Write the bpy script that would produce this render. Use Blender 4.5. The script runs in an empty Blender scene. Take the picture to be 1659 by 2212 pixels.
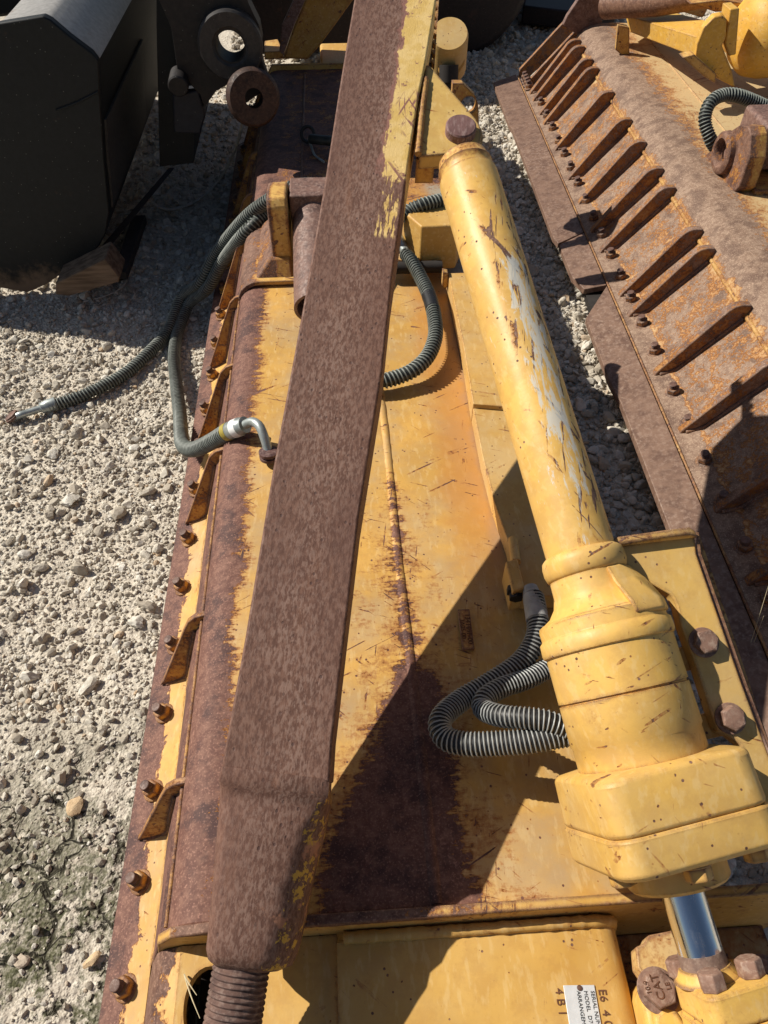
import bpy, math, random
import numpy as np
from mathutils import Vector, Matrix
random.seed(7); rng = np.random.default_rng(11)
S = bpy.context.scene
COL = S.collection
# ------------------------------------------------------------------ camera
CAM_H = 1.5; PITCH = math.radians(48.8); YAW = math.radians(3.6); FPX = 1597.0
FW = np.array([math.sin(YAW)*math.cos(PITCH), math.cos(YAW)*math.cos(PITCH), -math.sin(PITCH)])
RT = np.array([math.cos(YAW), -math.sin(YAW), 0.0]); UP = np.cross(RT, FW)
CP = np.array([0, 0, CAM_H])
cam_d = bpy.data.cameras.new('camera'); cam = bpy.data.objects.new('camera', cam_d); COL.objects.link(cam)
cam_d.sensor_fit = 'VERTICAL'; cam_d.sensor_height = 36; cam_d.lens = 36*FPX/2212
cam_d.clip_start = 0.02; cam_d.clip_end = 500
cam.matrix_world = Matrix(((RT[0], UP[0], -FW[0], 0), (RT[1], UP[1], -FW[1], 0), (RT[2], UP[2], -FW[2], CAM_H), (0, 0, 0, 1)))
S.camera = cam
S.render.resolution_x = 768; S.render.resolution_y = 1024
# ------------------------------------------------------------------ light
LDIR = np.array([1.06, -0.42, -1.0])          # direction the sunlight travels
SUN_EL = math.atan2(1, math.hypot(LDIR[0], LDIR[1]))
SUN_AZ = math.atan2(-LDIR[0], -LDIR[1])       # from +Y clockwise
world = bpy.data.worlds.new('World'); S.world = world; world.use_nodes = True
wn = world.node_tree; wn.nodes.clear()
sky = wn.nodes.new('ShaderNodeTexSky'); sky.sky_type = 'NISHITA'; sky.sun_disc = False
sky.sun_elevation = SUN_EL; sky.sun_rotation = SUN_AZ
bg = wn.nodes.new('ShaderNodeBackground'); bg.inputs[1].default_value = 0.05
wo = wn.nodes.new('ShaderNodeOutputWorld'); wn.links.new(sky.outputs[0], bg.inputs[0]); wn.links.new(bg.outputs[0], wo.inputs[0])
sd = bpy.data.lights.new('sun', 'SUN'); sd.energy = 5.0; sd.angle = math.radians(0.5); sd.color = (1, 0.94, 0.84)
sun = bpy.data.objects.new('sun', sd); COL.objects.link(sun); sun.location = (-3, 2, 6)
sun.rotation_euler = Vector(LDIR).to_track_quat('-Z', 'Y').to_euler()
S.view_settings.view_transform = 'Standard'; S.view_settings.look = 'None'; S.view_settings.exposure = 0.3; S.view_settings.gamma = 1
# ------------------------------------------------------------------ measuring helpers (real 3D points from heights / planes)
def ray(px, py): return FW + (px-829.5)/FPX*RT - (py-1106)/FPX*UP
def PZ(px, py, z): d = ray(px, py); return CP + d*(z-CAM_H)/d[2]
def PY(px, py, y): d = ray(px, py); return CP + d*y/d[1]
def PX(px, py, x): d = ray(px, py); return CP + d*x/d[0]
def PL(px, py, p0, n): d = ray(px, py); n = np.array(n, float); return CP + d*(((np.array(p0)-CP)@n)/(d@n))
def nrm(v): v = np.array(v, float); return v/np.linalg.norm(v)
def A(*v): return np.array(v, float)
# ------------------------------------------------------------------ object helpers
ORG = {}
def tag(o, label=None, cat=None, group=None, kind=None):
    if label: o['label'] = label
    if cat: o['category'] = cat
    if group: o['group'] = group
    if kind: o['kind'] = kind
    return o
def thing(name, loc, label, cat, group=None):
    o = bpy.data.objects.new(name, None); COL.objects.link(o); o.location = Vector(loc); o.empty_display_size = 0.05
    ORG[o.name] = np.array(loc, float); return tag(o, label, cat, group)
def mesh(name, V, F, mat, parent=None, smooth=30, bevel=0, seg=2):
    V = np.array(V, float).reshape(-1, 3)
    org = ORG[parent.name] if parent is not None else np.zeros(3)
    me = bpy.data.meshes.new(name); me.from_pydata((V-org).tolist(), [], [tuple(int(i) for i in f) for f in F]); me.validate(); me.update()
    # consistent outward normals
    import bmesh
    bm = bmesh.new(); bm.from_mesh(me); bmesh.ops.recalc_face_normals(bm, faces=bm.faces); bm.to_mesh(me); bm.free()
    if smooth:
        me.polygons.foreach_set('use_smooth', [True]*len(me.polygons)); me.set_sharp_from_angle(angle=math.radians(smooth))
    o = bpy.data.objects.new(name, me); COL.objects.link(o); me.materials.append(mat)
    if parent is not None: o.parent = parent
    ORG[o.name] = org
    if bevel:
        b = o.modifiers.new('bevel', 'BEVEL'); b.width = bevel; b.segments = seg; b.limit_method = 'ANGLE'; b.angle_limit = math.radians(32); b.harden_normals = False
    return o
class MB:
    def __init__(s): s.V = []; s.F = []; s.n = 0
    def add(s, VF):
        V, F = VF; V = np.array(V, float).reshape(-1, 3); s.V.append(V); s.F += [tuple(i+s.n for i in f) for f in F]; s.n += len(V); return s
    def build(s, name, mat, parent=None, **k): return mesh(name, np.vstack(s.V), s.F, mat, parent, **k)
def prism(poly, vec):
    P = np.array(poly, float); n = len(P); V = np.vstack([P, P+np.array(vec, float)])
    F = [tuple(range(n)), tuple(range(2*n-1, n-1, -1))]+[(i, (i+1) % n, (i+1) % n+n, i+n) for i in range(n)]
    return V, F
def box(lo, hi):
    x0, y0, z0 = lo; x1, y1, z1 = hi
    return prism([(x0, y0, z0), (x1, y0, z0), (x1, y1, z0), (x0, y1, z0)], (0, 0, z1-z0))
def obox(c, ax, ay, az, hx, hy, hz):
    c = np.array(c, float); P = [c+sx*hx*ax+sy*hy*ay-hz*az for sx, sy in ((-1, -1), (1, -1), (1, 1), (-1, 1))]
    return prism(P, 2*hz*az)
def basis(ax, hint=(0, 0, 1)):
    ax = nrm(ax); h = np.array(hint, float); h = h-(h@ax)*ax
    if np.linalg.norm(h) < 1e-5: h = np.array([0, 1, 0])-(ax[1])*ax
    a = nrm(h); b = np.cross(ax, a); return ax, a, b
def loft(loops, cap=True):
    n = len(loops[0]); V = np.vstack([np.array(l, float) for l in loops]); F = []
    for k in range(len(loops)-1):
        for i in range(n): j = (i+1) % n; F.append((k*n+i, k*n+j, (k+1)*n+j, (k+1)*n+i))
    if cap: F.append(tuple(range(n-1, -1, -1))); F.append(tuple(range((len(loops)-1)*n, len(loops)*n)))
    return V, F
def lathe(P0, axis, prof, n=40, cap=True, hint=(0, 0, 1)):
    ax, a, b = basis(axis, hint); P0 = np.array(P0, float)
    th = np.linspace(0, 2*math.pi, n, endpoint=False)
    return loft([[P0+ax*t+r*(math.cos(q)*a+math.sin(q)*b) for q in th] for t, r in prof], cap)
def spline(pts, step=0.01):
    P = np.array(pts, float); P = np.vstack([2*P[0]-P[1], P, 2*P[-1]-P[-2]]); out = []
    for i in range(1, len(P)-2):
        n = max(3, int(np.linalg.norm(P[i+1]-P[i])/step))
        for t in np.linspace(0, 1, n, endpoint=False):
            a, b, c, d = P[i-1:i+3]
            out.append(0.5*((2*b)+(-a+c)*t+(2*a-5*b+4*c-d)*t*t+(-a+3*b-3*c+d)*t**3))
    out.append(P[-2]); return np.array(out)
def frames(C):
    T = np.gradient(C, axis=0); T /= np.linalg.norm(T, axis=1)[:, None]
    ax, a, b = basis(T[0]); A_ = [a]
    for i in range(1, len(C)):
        v = A_[-1]-(A_[-1]@T[i])*T[i]; A_.append(v/np.linalg.norm(v))
    A_ = np.array(A_); return T, A_, np.cross(T, A_)
def tube(pts, r, n=10, step=0.01, sp=True, cap=True):
    C = spline(pts, step) if sp else np.array(pts, float); T, a, b = frames(C)
    R = r if hasattr(r, '__len__') else [r]*len(C)
    if len(R) != len(C): R = np.interp(np.linspace(0, 1, len(C)), np.linspace(0, 1, len(R)), R)
    th = np.linspace(0, 2*math.pi, n, endpoint=False)
    return loft([[C[i]+R[i]*(math.cos(q)*a[i]+math.sin(q)*b[i]) for q in th] for i in range(len(C))], cap)
def helix(pts, R, wire, pitch, n=5, per=12):
    C = np.array(pts, float); T, a, b = frames(C)
    L = np.concatenate([[0], np.cumsum(np.linalg.norm(np.diff(C, axis=0), axis=1))])
    N = int(L[-1]/pitch*per); s = np.linspace(0, L[-1], N); ph = s/pitch*2*math.pi
    I = lambda M: np.stack([np.interp(s, L, M[:, k]) for k in range(3)], 1)
    c, aa, bb, tt = I(C), I(a), I(b), I(T)
    rad = np.cos(ph)[:, None]*aa+np.sin(ph)[:, None]*bb
    W = c+R*rad; th = np.linspace(0, 2*math.pi, n, endpoint=False)
    V = np.stack([W+wire*(math.cos(q)*rad+math.sin(q)*tt) for q in th], 1).reshape(-1, 3)
    F = [(k*n+i, k*n+(i+1) % n, (k+1)*n+(i+1) % n, (k+1)*n+i) for k in range(N-1) for i in range(n)]
    return V, F
def hexprism(c, ax, r, h, rot=0.0, dome=0.0, hint=(1, 0, 0)):
    ax, a, b = basis(ax, hint); c = np.array(c, float)
    lp = lambda rr, t: [c+ax*t+rr*(math.cos(q)*a+math.sin(q)*b) for q in [rot+k*math.pi/3 for k in range(6)]]
    return loft([lp(r, 0), lp(r, h*0.86), lp(r*0.9, h)])
def plate_hole(outline, hc, ha, hb, vec, n=32):
    """solid plate (planar outline, star-shaped about hc) with an elliptical hole"""
    O = np.array(outline, float); hc = np.array(hc, float); e1 = nrm(ha); e2 = nrm(hb)
    ra, rb = np.linalg.norm(ha), np.linalg.norm(hb); Q = np.stack([(O-hc)@e1, (O-hc)@e2], 1)
    angs = sorted(list(np.linspace(-math.pi, math.pi, n, endpoint=False))+[math.atan2(q[1], q[0]) for q in Q])
    outer = []; inner = []
    for t in angs:
        d = np.array([math.cos(t), math.sin(t)]); best = None
        for i in range(len(Q)):
            p = Q[i]; e = Q[(i+1) % len(Q)]-p; den = d[0]*e[1]-d[1]*e[0]
            if abs(den) < 1e-12: continue
            s_ = (p[0]*e[1]-p[1]*e[0])/den; w = (p[0]*d[1]-p[1]*d[0])/den
            if s_ > 0 and -1e-6 <= w <= 1+1e-6 and (best is None or s_ > best): best = s_
        best = best or ra*1.5
        outer.append(hc+best*(d[0]*e1+d[1]*e2)); rr = 1/math.sqrt((d[0]/ra)**2+(d[1]/rb)**2)
        inner.append(hc+rr*(d[0]*e1+d[1]*e2))
    n = len(angs); vec = np.array(vec, float)
    V = np.vstack([outer, inner, np.array(outer)+vec, np.array(inner)+vec]); F = []
    for i in range(n):
        j = (i+1) % n
        F += [(i, j, n+j, n+i), (2*n+i, 3*n+i, 3*n+j, 2*n+j), (i, 2*n+i, 2*n+j, j), (n+i, n+j, 3*n+j, 3*n+i)]
    return V, F
def text_mesh(s, size, c, xdir, ydir, depth=0.0004, align='CENTER'):
    cu = bpy.data.curves.new('lettering', 'FONT'); cu.body = s; cu.size = size; cu.extrude = depth; cu.align_x = align; cu.align_y = 'CENTER'; cu.resolution_u = 3
    ob = bpy.data.objects.new('lettering', cu); COL.objects.link(ob); bpy.context.view_layer.update()
    me = bpy.data.meshes.new_from_object(ob.evaluated_get(bpy.context.evaluated_depsgraph_get()))
    x = nrm(xdir); z = nrm(np.cross(x, ydir)); y = np.cross(z, x)
    V = np.array([np.array(c)+v.co[0]*x+v.co[1]*y+v.co[2]*z for v in me.vertices]); F = [tuple(p.vertices) for p in me.polygons]
    bpy.data.objects.remove(ob); bpy.data.curves.remove(cu); bpy.data.meshes.remove(me); return V, F
def copy_tree(o, parent=None, off=None):
    c = o.copy(); COL.objects.link(c); c.parent = parent
    if off is not None: c.location = Vector(o.location)+Vector(off)
    ORG[c.name] = ORG.get(o.name, np.zeros(3))
    for ch in list(o.children): copy_tree(ch, c)
    return c
# ------------------------------------------------------------------ materials
class M:
    def __init__(s, name, rough=0.6, metal=0.0, spec=0.4):
        s.mat = bpy.data.materials.new(name); s.mat.use_nodes = True; s.t = s.mat.node_tree; s.b = s.t.nodes['Principled BSDF']
        s.b.inputs['Roughness'].default_value = rough; s.b.inputs['Metallic'].default_value = metal; s.b.inputs['Specular IOR Level'].default_value = spec
        g = s.t.nodes.new('ShaderNodeNewGeometry'); s.pos = g.outputs['Position']; s.nor = g.outputs['Normal']
        sp = s.t.nodes.new('ShaderNodeSeparateXYZ'); s.t.links.new(s.pos, sp.inputs[0]); s.x, s.y, s.z = sp.outputs
        s.h = None
    def put(s, sock, v):
        if isinstance(v, bpy.types.NodeSocket): s.t.links.new(v, sock)
        elif isinstance(v, (tuple, list)) and len(v) == 3 and sock.type == 'RGBA': sock.default_value = (*v, 1)
        else: sock.default_value = v
    def m(s, op, a, b=0.0, c=0.0, clamp=False):
        n = s.t.nodes.new('ShaderNodeMath'); n.operation = op; n.use_clamp = clamp
        for i, v in enumerate((a, b, c)): s.put(n.inputs[i], v)
        return n.outputs[0]
    def add(s, *a):
        r = a[0]
        for b in a[1:]: r = s.m('ADD', r, b)
        return r
    def mul(s, a, b): return s.m('MULTIPLY', a, b)
    def sub(s, a, b): return s.m('SUBTRACT', a, b)
    def mx(s, a, b): return s.m('MAXIMUM', a, b)
    def mn(s, a, b): return s.m('MINIMUM', a, b)
    def rng(s, v, a, b, lo=0.0, hi=1.0, smooth=True):
        n = s.t.nodes.new('ShaderNodeMapRange'); n.interpolation_type = 'SMOOTHSTEP' if smooth else 'LINEAR'
        for i, q in enumerate((v, a, b, lo, hi)): s.put(n.inputs[i], q)
        return n.outputs[0]
    def dot(s, vec, off=0.0):
        n = s.t.nodes.new('ShaderNodeVectorMath'); n.operation = 'DOT_PRODUCT'; s.put(n.inputs[0], s.pos); n.inputs[1].default_value = tuple(vec)
        return s.m('ADD', n.outputs['Value'], off)
    def vec(s, sx=1, sy=1, sz=1, axes=None, loc=(0, 0, 0)):
        if axes is None:
            n = s.t.nodes.new('ShaderNodeMapping'); s.put(n.inputs[0], s.pos); n.inputs['Scale'].default_value = (sx, sy, sz); n.inputs['Location'].default_value = loc; return n.outputs[0]
        c = s.t.nodes.new('ShaderNodeCombineXYZ')
        for i, (ax, k) in enumerate(zip(axes, (sx, sy, sz))): s.put(c.inputs[i], s.mul(s.dot(ax), k))
        return c.outputs[0]
    def noise(s, scale, detail=4, rough=0.55, v=None, dist=0.0):
        n = s.t.nodes.new('ShaderNodeTexNoise'); s.put(n.inputs['Vector'], v or s.pos); n.inputs['Scale'].default_value = scale
        n.inputs['Detail'].default_value = detail; n.inputs['Roughness'].default_value = rough; n.inputs['Distortion'].default_value = dist; return n.outputs[0]
    def voro(s, scale, feature='F1', v=None, out='Distance', rand=1.0):
        n = s.t.nodes.new('ShaderNodeTexVoronoi'); n.feature = feature; s.put(n.inputs['Vector'], v or s.pos); n.inputs['Scale'].default_value = scale; n.inputs['Randomness'].default_value = rand
        return n.outputs[out]
    def ramp(s, f, stops, interp='LINEAR'):
        n = s.t.nodes.new('ShaderNodeValToRGB'); s.put(n.inputs[0], f); e = n.color_ramp.elements; n.color_ramp.interpolation = interp
        while len(e) < len(stops): e.new(0.5)
        for q, (p, c) in zip(e, stops): q.position = p; q.color = (*c, 1)
        return n.outputs[0]
    def mix(s, f, a, b, mode='MIX'):
        n = s.t.nodes.new('ShaderNodeMix'); n.data_type = 'RGBA'; n.blend_type = mode; s.put(n.inputs[0], f); s.put(n.inputs[6], a); s.put(n.inputs[7], b); return n.outputs[2]
    def edge(s, r=0.004, k=6.0):
        n = s.t.nodes.new('ShaderNodeBevel'); n.samples = 3; n.inputs[0].default_value = r
        d = s.t.nodes.new('ShaderNodeVectorMath'); d.operation = 'DOT_PRODUCT'; s.put(d.inputs[0], n.outputs[0]); s.put(d.inputs[1], s.nor)
        return s.m('MULTIPLY', s.sub(1.0, d.outputs['Value']), k, clamp=True)
    def bump(s, h, strength=0.4, dist=0.002):
        n = s.t.nodes.new('ShaderNodeBump'); n.inputs['Strength'].default_value = strength; n.inputs['Distance'].default_value = dist; s.put(n.inputs['Height'], h)
        if s.h is not None: s.put(n.inputs['Normal'], s.h)
        s.h = n.outputs[0]; s.put(s.b.inputs['Normal'], s.h)
    def col(s, c): s.put(s.b.inputs['Base Color'], c)
    def rgh(s, c): s.put(s.b.inputs['Roughness'], c)
YEL = (0.53, 0.30, 0.066); YEL2 = (0.64, 0.39, 0.11); YDUST = (0.52, 0.375, 0.19); RUST = (0.125, 0.062, 0.042); RUSTD = (0.06, 0.028, 0.022); RUSTL = (0.22, 0.125, 0.085); ORANGE = (0.42, 0.15, 0.025)
def painted(name, level=0.0, extra=None, scratch=0.5, edge=0.5, dust=0.3, dustfn=None, rough=0.42, tint=None, fine=1.0, rust=(RUSTD, RUST, RUSTL), axes=None, white=None, speck=1.0, stain=None, dustcol=None):
    """chipped yellow machine paint over rust; extra(m) returns an added rust amount with a place of its own"""
    rough = rough+.10; m = M(name, rough, 0.0, 0.32)
    big = m.noise(5, 3); mid = m.noise(22, 6, 0.65); fin = m.noise(140*fine, 5, 0.7)
    y = m.mix(m.rng(big, 0.35, 0.65), tint or YEL, YEL2 if tint is None else tuple(min(1, c*1.18) for c in tint))
    y = m.mix(m.mul(m.rng(m.noise(33, 6, .7), .42, .62), .28), y, (.40, .20, .055)); y = m.mix(m.mul(m.rng(m.noise(95, 4, .6, v=m.vec(1, .3, 1)), .52, .66), .30), y, (.74, .55, .26))
    dm = m.mul(m.rng(m.noise(9, 5, 0.6), 0.35, 0.7), dust)
    if dustfn: dm = m.m('ADD', dm, dustfn(m), clamp=True)
    y = m.mix(dm, y, dustcol or YDUST)
    if stain: y = m.mix(stain(m), y, (.46, .20, .045))
    r = m.add(m.mul(mid, 0.55), m.mul(fin, 0.45), level-0.5)       # about -.2 .. .2 around the level
    if extra: r = m.add(r, extra(m))
    if edge: r = m.add(r, m.mul(m.edge(0.008, 9.0), edge*0.5))
    # specks
    if speck: 
        sv = m.voro(70, v=None); sn = m.noise(18, 3)
        r = m.add(r, m.mul(m.mul(m.rng(sv, 0.17, 0.08), m.rng(sn, 0.50, 0.58)), 0.42*speck))
    if scratch:
        for k, (a, st) in enumerate(((0.5, 1), (-0.35, 1), (1.4, 0.8), (2.4, .7))):
            ca, sa = math.cos(a), math.sin(a); u_, v_ = A(ca, sa, 0), A(-sa, ca, 0.3)
            vv = m.vec(5.0+4*k, 110.0+25*k, 50.0, axes=(u_, v_, A(0, 0, 1)))
            n = m.noise(1.0, 2, 0.5, v=vv, dist=0.35)
            gate = m.rng(m.noise(7.0+3*k, 3, v=m.vec(1, 1, 1, loc=(k*3.1, 0, 0))), 0.50, 0.60)
            r = m.add(r, m.mul(m.mul(m.rng(n, 0.65, 0.685), gate), 0.34*scratch*st))
    ry = m.mix(m.rng(m.noise(75, 6, 0.75), 0.38, 0.64), rust[1], rust[2]); ry = m.mix(m.mul(m.rng(m.noise(16, 6, 0.7), 0.46, 0.62), .75), ry, rust[0]); ry = m.mix(m.mul(m.rng(m.noise(300, 3, .6), .55, .68), .45), ry, tuple(min(1, c*1.9+.02) for c in rust[2]))
    t = m.rng(r, 0.0, 0.2, 0, 1, smooth=False)
    y = m.mix(m.mul(m.rng(r, -.075, .05), .75), y, (.33, .14, .045))
    c = m.mix(m.rng(t, 0.28, 0.42), y, tuple(c*.9 for c in ORANGE)); c = m.mix(m.rng(t, 0.40, 0.62), c, ry)
    if white is not None: c = m.mix(white(m), c, (0.55, 0.55, 0.50))
    m.col(c); m.rgh(m.rng(t, 0.3, 0.6, rough, 0.72))
    m.bump(m.rng(t, 0.3, 0.55, 1, 0), 0.8, 0.0016); m.bump(m.noise(170, 4, 0.6), 0.16, 0.0012)
    return m.mat
def rusty(name, cols=((0.075, 0.040, 0.034), (0.16, 0.085, 0.062), (0.27, 0.19, 0.15)), yellow=0.0, yfn=None, rough=0.68, scale=1.0, bump=0.35, stretch=None):
    m = M(name, rough, 0.0, 0.35)
    v = stretch(m) if stretch else None
    a = m.noise(38*scale, 6, 0.7, v=v); b = m.noise(120*scale, 5, 0.7, v=v); g = m.noise(4, 3)
    c = m.mix(m.rng(a, 0.32, 0.62), cols[0], cols[1]); c = m.mix(m.mul(m.rng(b, 0.46, 0.66), m.rng(g, 0.25, 0.75, 0.35, 0.95)), c, cols[2])
    if yellow or yfn:
        q = m.add(m.mul(m.noise(26, 6, 0.7), 0.6), m.mul(m.noise(110, 4, 0.7), 0.4), yellow-0.5)
        if yfn: q = m.add(q, yfn(m))
        c = m.mix(m.rng(q, 0.02, 0.06), c, ORANGE); c = m.mix(m.rng(q, 0.05, 0.1), c, YEL2)
    m.col(c); m.bump(b, bump, 0.0018); m.bump(a, bump, 0.003); m.rgh(m.rng(b, 0.3, 0.7, rough+0.08, rough-0.14))
    return m.mat
def plain(name, c, rough=0.5, metal=0.0, var=0.25, scale=30, bump=0.1):
    m = M(name, rough, metal); n = m.noise(scale, 5, 0.6)
    m.col(m.mix(m.rng(n, 0.3, 0.7), tuple(q*(1-var) for q in c), tuple(min(1, q*(1+var)) for q in c))); m.bump(m.noise(scale*4, 3), bump, 0.001); return m.mat
# ================================================================== GROUND
def vnoise(x, y, seed=0):
    r = np.random.default_rng(seed).random((64, 64)); xi = np.floor(x).astype(int); yi = np.floor(y).astype(int); fx = x-xi; fy = y-yi
    fx = fx*fx*(3-2*fx); fy = fy*fy*(3-2*fy); g = lambda i, j: r[i % 64, j % 64]
    return (g(xi, yi)*(1-fx)+g(xi+1, yi)*fx)*(1-fy)+(g(xi, yi+1)*(1-fx)+g(xi+1, yi+1)*fx)*fy
def gz(x, y):
    x = np.asarray(x, float); y = np.asarray(y, float)
    return 0.035*(vnoise(x*1.7+9, y*1.7+4, 1)-.5)+0.014*(vnoise(x*8, y*8, 2)-.5)+0.008*(vnoise(x*31, y*31, 3)-.5)+0.006*(vnoise(x*75, y*75, 4)-.5)
def grid(xs, ys):
    X, Y = np.meshgrid(xs, ys); Z = gz(X, Y)
    far = np.clip((np.maximum(np.abs(X), np.abs(Y-2))-5)/4, 0, 1); Z = Z*(1-far)
    V = np.stack([X, Y, Z], -1).reshape(-1, 3); w = len(xs); F = [(j*w+i, j*w+i+1, (j+1)*w+i+1, (j+1)*w+i) for j in range(len(ys)-1) for i in range(w-1)]
    return V, F
def fast_mesh(name, V, F, mat, smooth=False):
    F = np.asarray(F, np.int32); k = F.shape[1]; me = bpy.data.meshes.new(name)
    me.vertices.add(len(V)); me.vertices.foreach_set('co', np.asarray(V, np.float32).ravel()); me.loops.add(F.size); me.loops.foreach_set('vertex_index', F.ravel())
    me.polygons.add(len(F)); me.polygons.foreach_set('loop_start', np.arange(0, F.size, k, dtype=np.int32)); me.polygons.foreach_set('use_smooth', [smooth]*len(F))
    me.update(calc_edges=True); me.validate(); o = bpy.data.objects.new(name, me); COL.objects.link(o); me.materials.append(mat); ORG[name] = np.zeros(3); return o
def mat_ground():
    m = M('limestone_dirt', 0.95, 0, 0.15)
    a = m.noise(14, 8, 0.7); b = m.noise(90, 6, 0.7); v = m.voro(85); v2 = m.voro(190)
    c = m.mix(m.rng(a, 0.3, 0.7), (0.38, 0.325, 0.26), (0.55, 0.49, 0.40)); c = m.mix(m.rng(b, 0.35, 0.7), c, (0.66, 0.60, 0.50))
    # damp mossy crust at the near left, broken by drying cracks
    zone = m.mul(m.rng(m.y, 0.95, 0.30), m.rng(m.x, -0.40, -0.48))
    moss = m.mul(zone, m.rng(m.add(m.mul(m.noise(7, 6, 0.65), 0.7), m.mul(m.noise(60, 5, 0.7), 0.35)), 0.47, 0.54))
    wv = m.t.nodes.new('ShaderNodeVectorMath'); wv.operation = 'ADD'; m.put(wv.inputs[0], m.pos)
    nz = m.t.nodes.new('ShaderNodeTexNoise'); nz.inputs['Scale'].default_value = 14; nz.inputs['Detail'].default_value = 4
    sc = m.t.nodes.new('ShaderNodeVectorMath'); sc.operation = 'SCALE'; sc.inputs['Scale'].default_value = 0.07; m.put(sc.inputs[0], nz.outputs[1]); m.put(wv.inputs[1], sc.outputs[0])
    crk = m.voro(11, 'DISTANCE_TO_EDGE', v=wv.outputs[0]); crack = m.mul(m.rng(crk, 0.06, 0.0), m.rng(moss, 0.15, 0.5))
    c = m.mix(m.mul(moss, m.rng(m.noise(150, 3), 0.3, 0.6, 0.55, 1)), c, (0.085, 0.085, 0.045)); c = m.mix(crack, c, (0.03, 0.026, 0.018))
    m.col(c)
    h = m.add(m.mul(m.rng(v, 0.0, 0.7, 1, 0), 0.6), m.mul(m.rng(v2, 0, 0.7, 1, 0), 0.3), m.mul(b, 0.5), m.mul(crack, -1.6))
    m.bump(h, 0.7, 0.007); return m.mat
G_MAT = mat_ground()
xs = np.concatenate([[-60, -30, -15, -9, -6, -4.5], np.arange(-3.5, -1.7, .05), np.arange(-1.7, 1.25, .011), np.arange(1.25, 3.2, .05), [4, 6, 10, 20, 60]])
ys = np.concatenate([[-20, -8, -3, -1.2, -.5], np.arange(-.2, 2.7, .011), np.arange(2.7, 7.5, .035), [8, 10, 14, 25, 60, 120]])
tag(fast_mesh('ground', *grid(xs, ys), G_MAT, True), kind='structure')
# ---- gravel
t_ = (1+5**.5)/2
ICO = np.array([(-1, t_, 0), (1, t_, 0), (-1, -t_, 0), (1, -t_, 0), (0, -1, t_), (0, 1, t_), (0, -1, -t_), (0, 1, -t_), (t_, 0, -1), (t_, 0, 1), (-t_, 0, -1), (-t_, 0, 1)])/math.hypot(1, t_)
ICF = [(0, 11, 5), (0, 5, 1), (0, 1, 7), (0, 7, 10), (0, 10, 11), (1, 5, 9), (5, 11, 4), (11, 10, 2), (10, 7, 6), (7, 1, 8), (3, 9, 4), (3, 4, 2), (3, 2, 6), (3, 6, 8), (3, 8, 9), (4, 9, 5), (2, 4, 11), (6, 2, 10), (8, 6, 7), (9, 8, 1)]
def subdiv(V, F):
    V = [tuple(v) for v in V]; cache = {}; out = []
    def mid(a, b):
        k = (min(a, b), max(a, b))
        if k not in cache: p = (np.array(V[a])+np.array(V[b]))/2; V.append(tuple(p/np.linalg.norm(p))); cache[k] = len(V)-1
        return cache[k]
    for a, b, c in F: x, y, z = mid(a, b), mid(b, c), mid(c, a); out += [(a, x, z), (b, y, x), (c, z, y), (x, y, z)]
    return np.array(V), out
IC2, ICF2 = subdiv(ICO, ICF)
def rock_shape(V0, g, cuts=5):
    V = V0.copy()
    for _ in range(cuts):                      # broken stone: flat fracture faces
        n = g.normal(size=3); n /= np.linalg.norm(n); d = g.uniform(0.45, 0.85); s = V@n; k = s > d; V[k] -= np.outer(s[k]-d, n)
    V *= 1+g.normal(0, .05, (len(V), 1)); V *= [1, g.uniform(.6, .95), g.uniform(.45, .75)]; return V
SH1 = [rock_shape(ICO, rng, 3) for _ in range(14)]; SH2 = [rock_shape(IC2, rng, 7) for _ in range(24)]
def scatter(n, xr, yr, sizes, shapes, faces, sink=0.25, ok=None, zoff=0.0):
    x = rng.uniform(*xr, n); y = rng.uniform(*yr, n)
    if ok is not None: k = ok(x, y); x = x[k]; y = y[k]
    n = len(x); s = sizes(n); z = gz(x, y)+s*(0.5-sink)*0.9+zoff; sh = rng.integers(0, len(shapes), n); S_ = np.array(shapes)[sh]
    q = rng.normal(size=(n, 4)); q[:, 0] *= 1; q[:, 1:3] *= .45; q /= np.linalg.norm(q, axis=1)[:, None]; w, a, b, c = q.T
    R = np.stack([1-2*(b*b+c*c), 2*(a*b-c*w), 2*(a*c+b*w), 2*(a*b+c*w), 1-2*(a*a+c*c), 2*(b*c-a*w), 2*(a*c-b*w), 2*(b*c+a*w), 1-2*(a*a+b*b)], 1).reshape(n, 3, 3)
    V = np.einsum('nij,nkj->nki', R, S_)*s[:, None, None]+np.stack([x, y, z], 1)[:, None, :]
    k = S_.shape[1]; F = (np.array(faces)[None]+(np.arange(n)*k)[:, None, None]).reshape(-1, 3); return V.reshape(-1, 3), F
def mat_stone():
    m = M('limestone_gravel', 0.9, 0, 0.2)
    g = m.t.nodes.new('ShaderNodeNewGeometry'); ri = g.outputs['Random Per Island']
    c = m.ramp(ri, [(0, (0.33, 0.28, 0.22)), (0.3, (0.50, 0.45, 0.37)), (0.65, (0.64, 0.59, 0.50)), (0.92, (0.76, 0.72, 0.64)), (1, (0.52, 0.37, 0.23))])
    zone = m.mul(m.rng(m.y, 0.95, 0.35), m.rng(m.x, -0.40, -0.48))
    c = m.mix(m.mul(m.mul(zone, 0.55), m.rng(m.noise(9, 4), 0.48, 0.6)), c, (0.2, 0.18, 0.12))
    c = m.mix(m.rng(m.noise(70, 6, 0.7), 0.35, 0.7), m.mix(0.4, c, (0.30, 0.26, 0.20)), c); m.col(c)
    m.bump(m.noise(220, 5, 0.7), 0.5, 0.003); return m.mat
ST_MAT = mat_stone()
def lognorm(mu, sg, lo, hi): return lambda n: np.clip(np.exp(rng.normal(math.log(mu), sg, n)), lo, hi)
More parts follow.
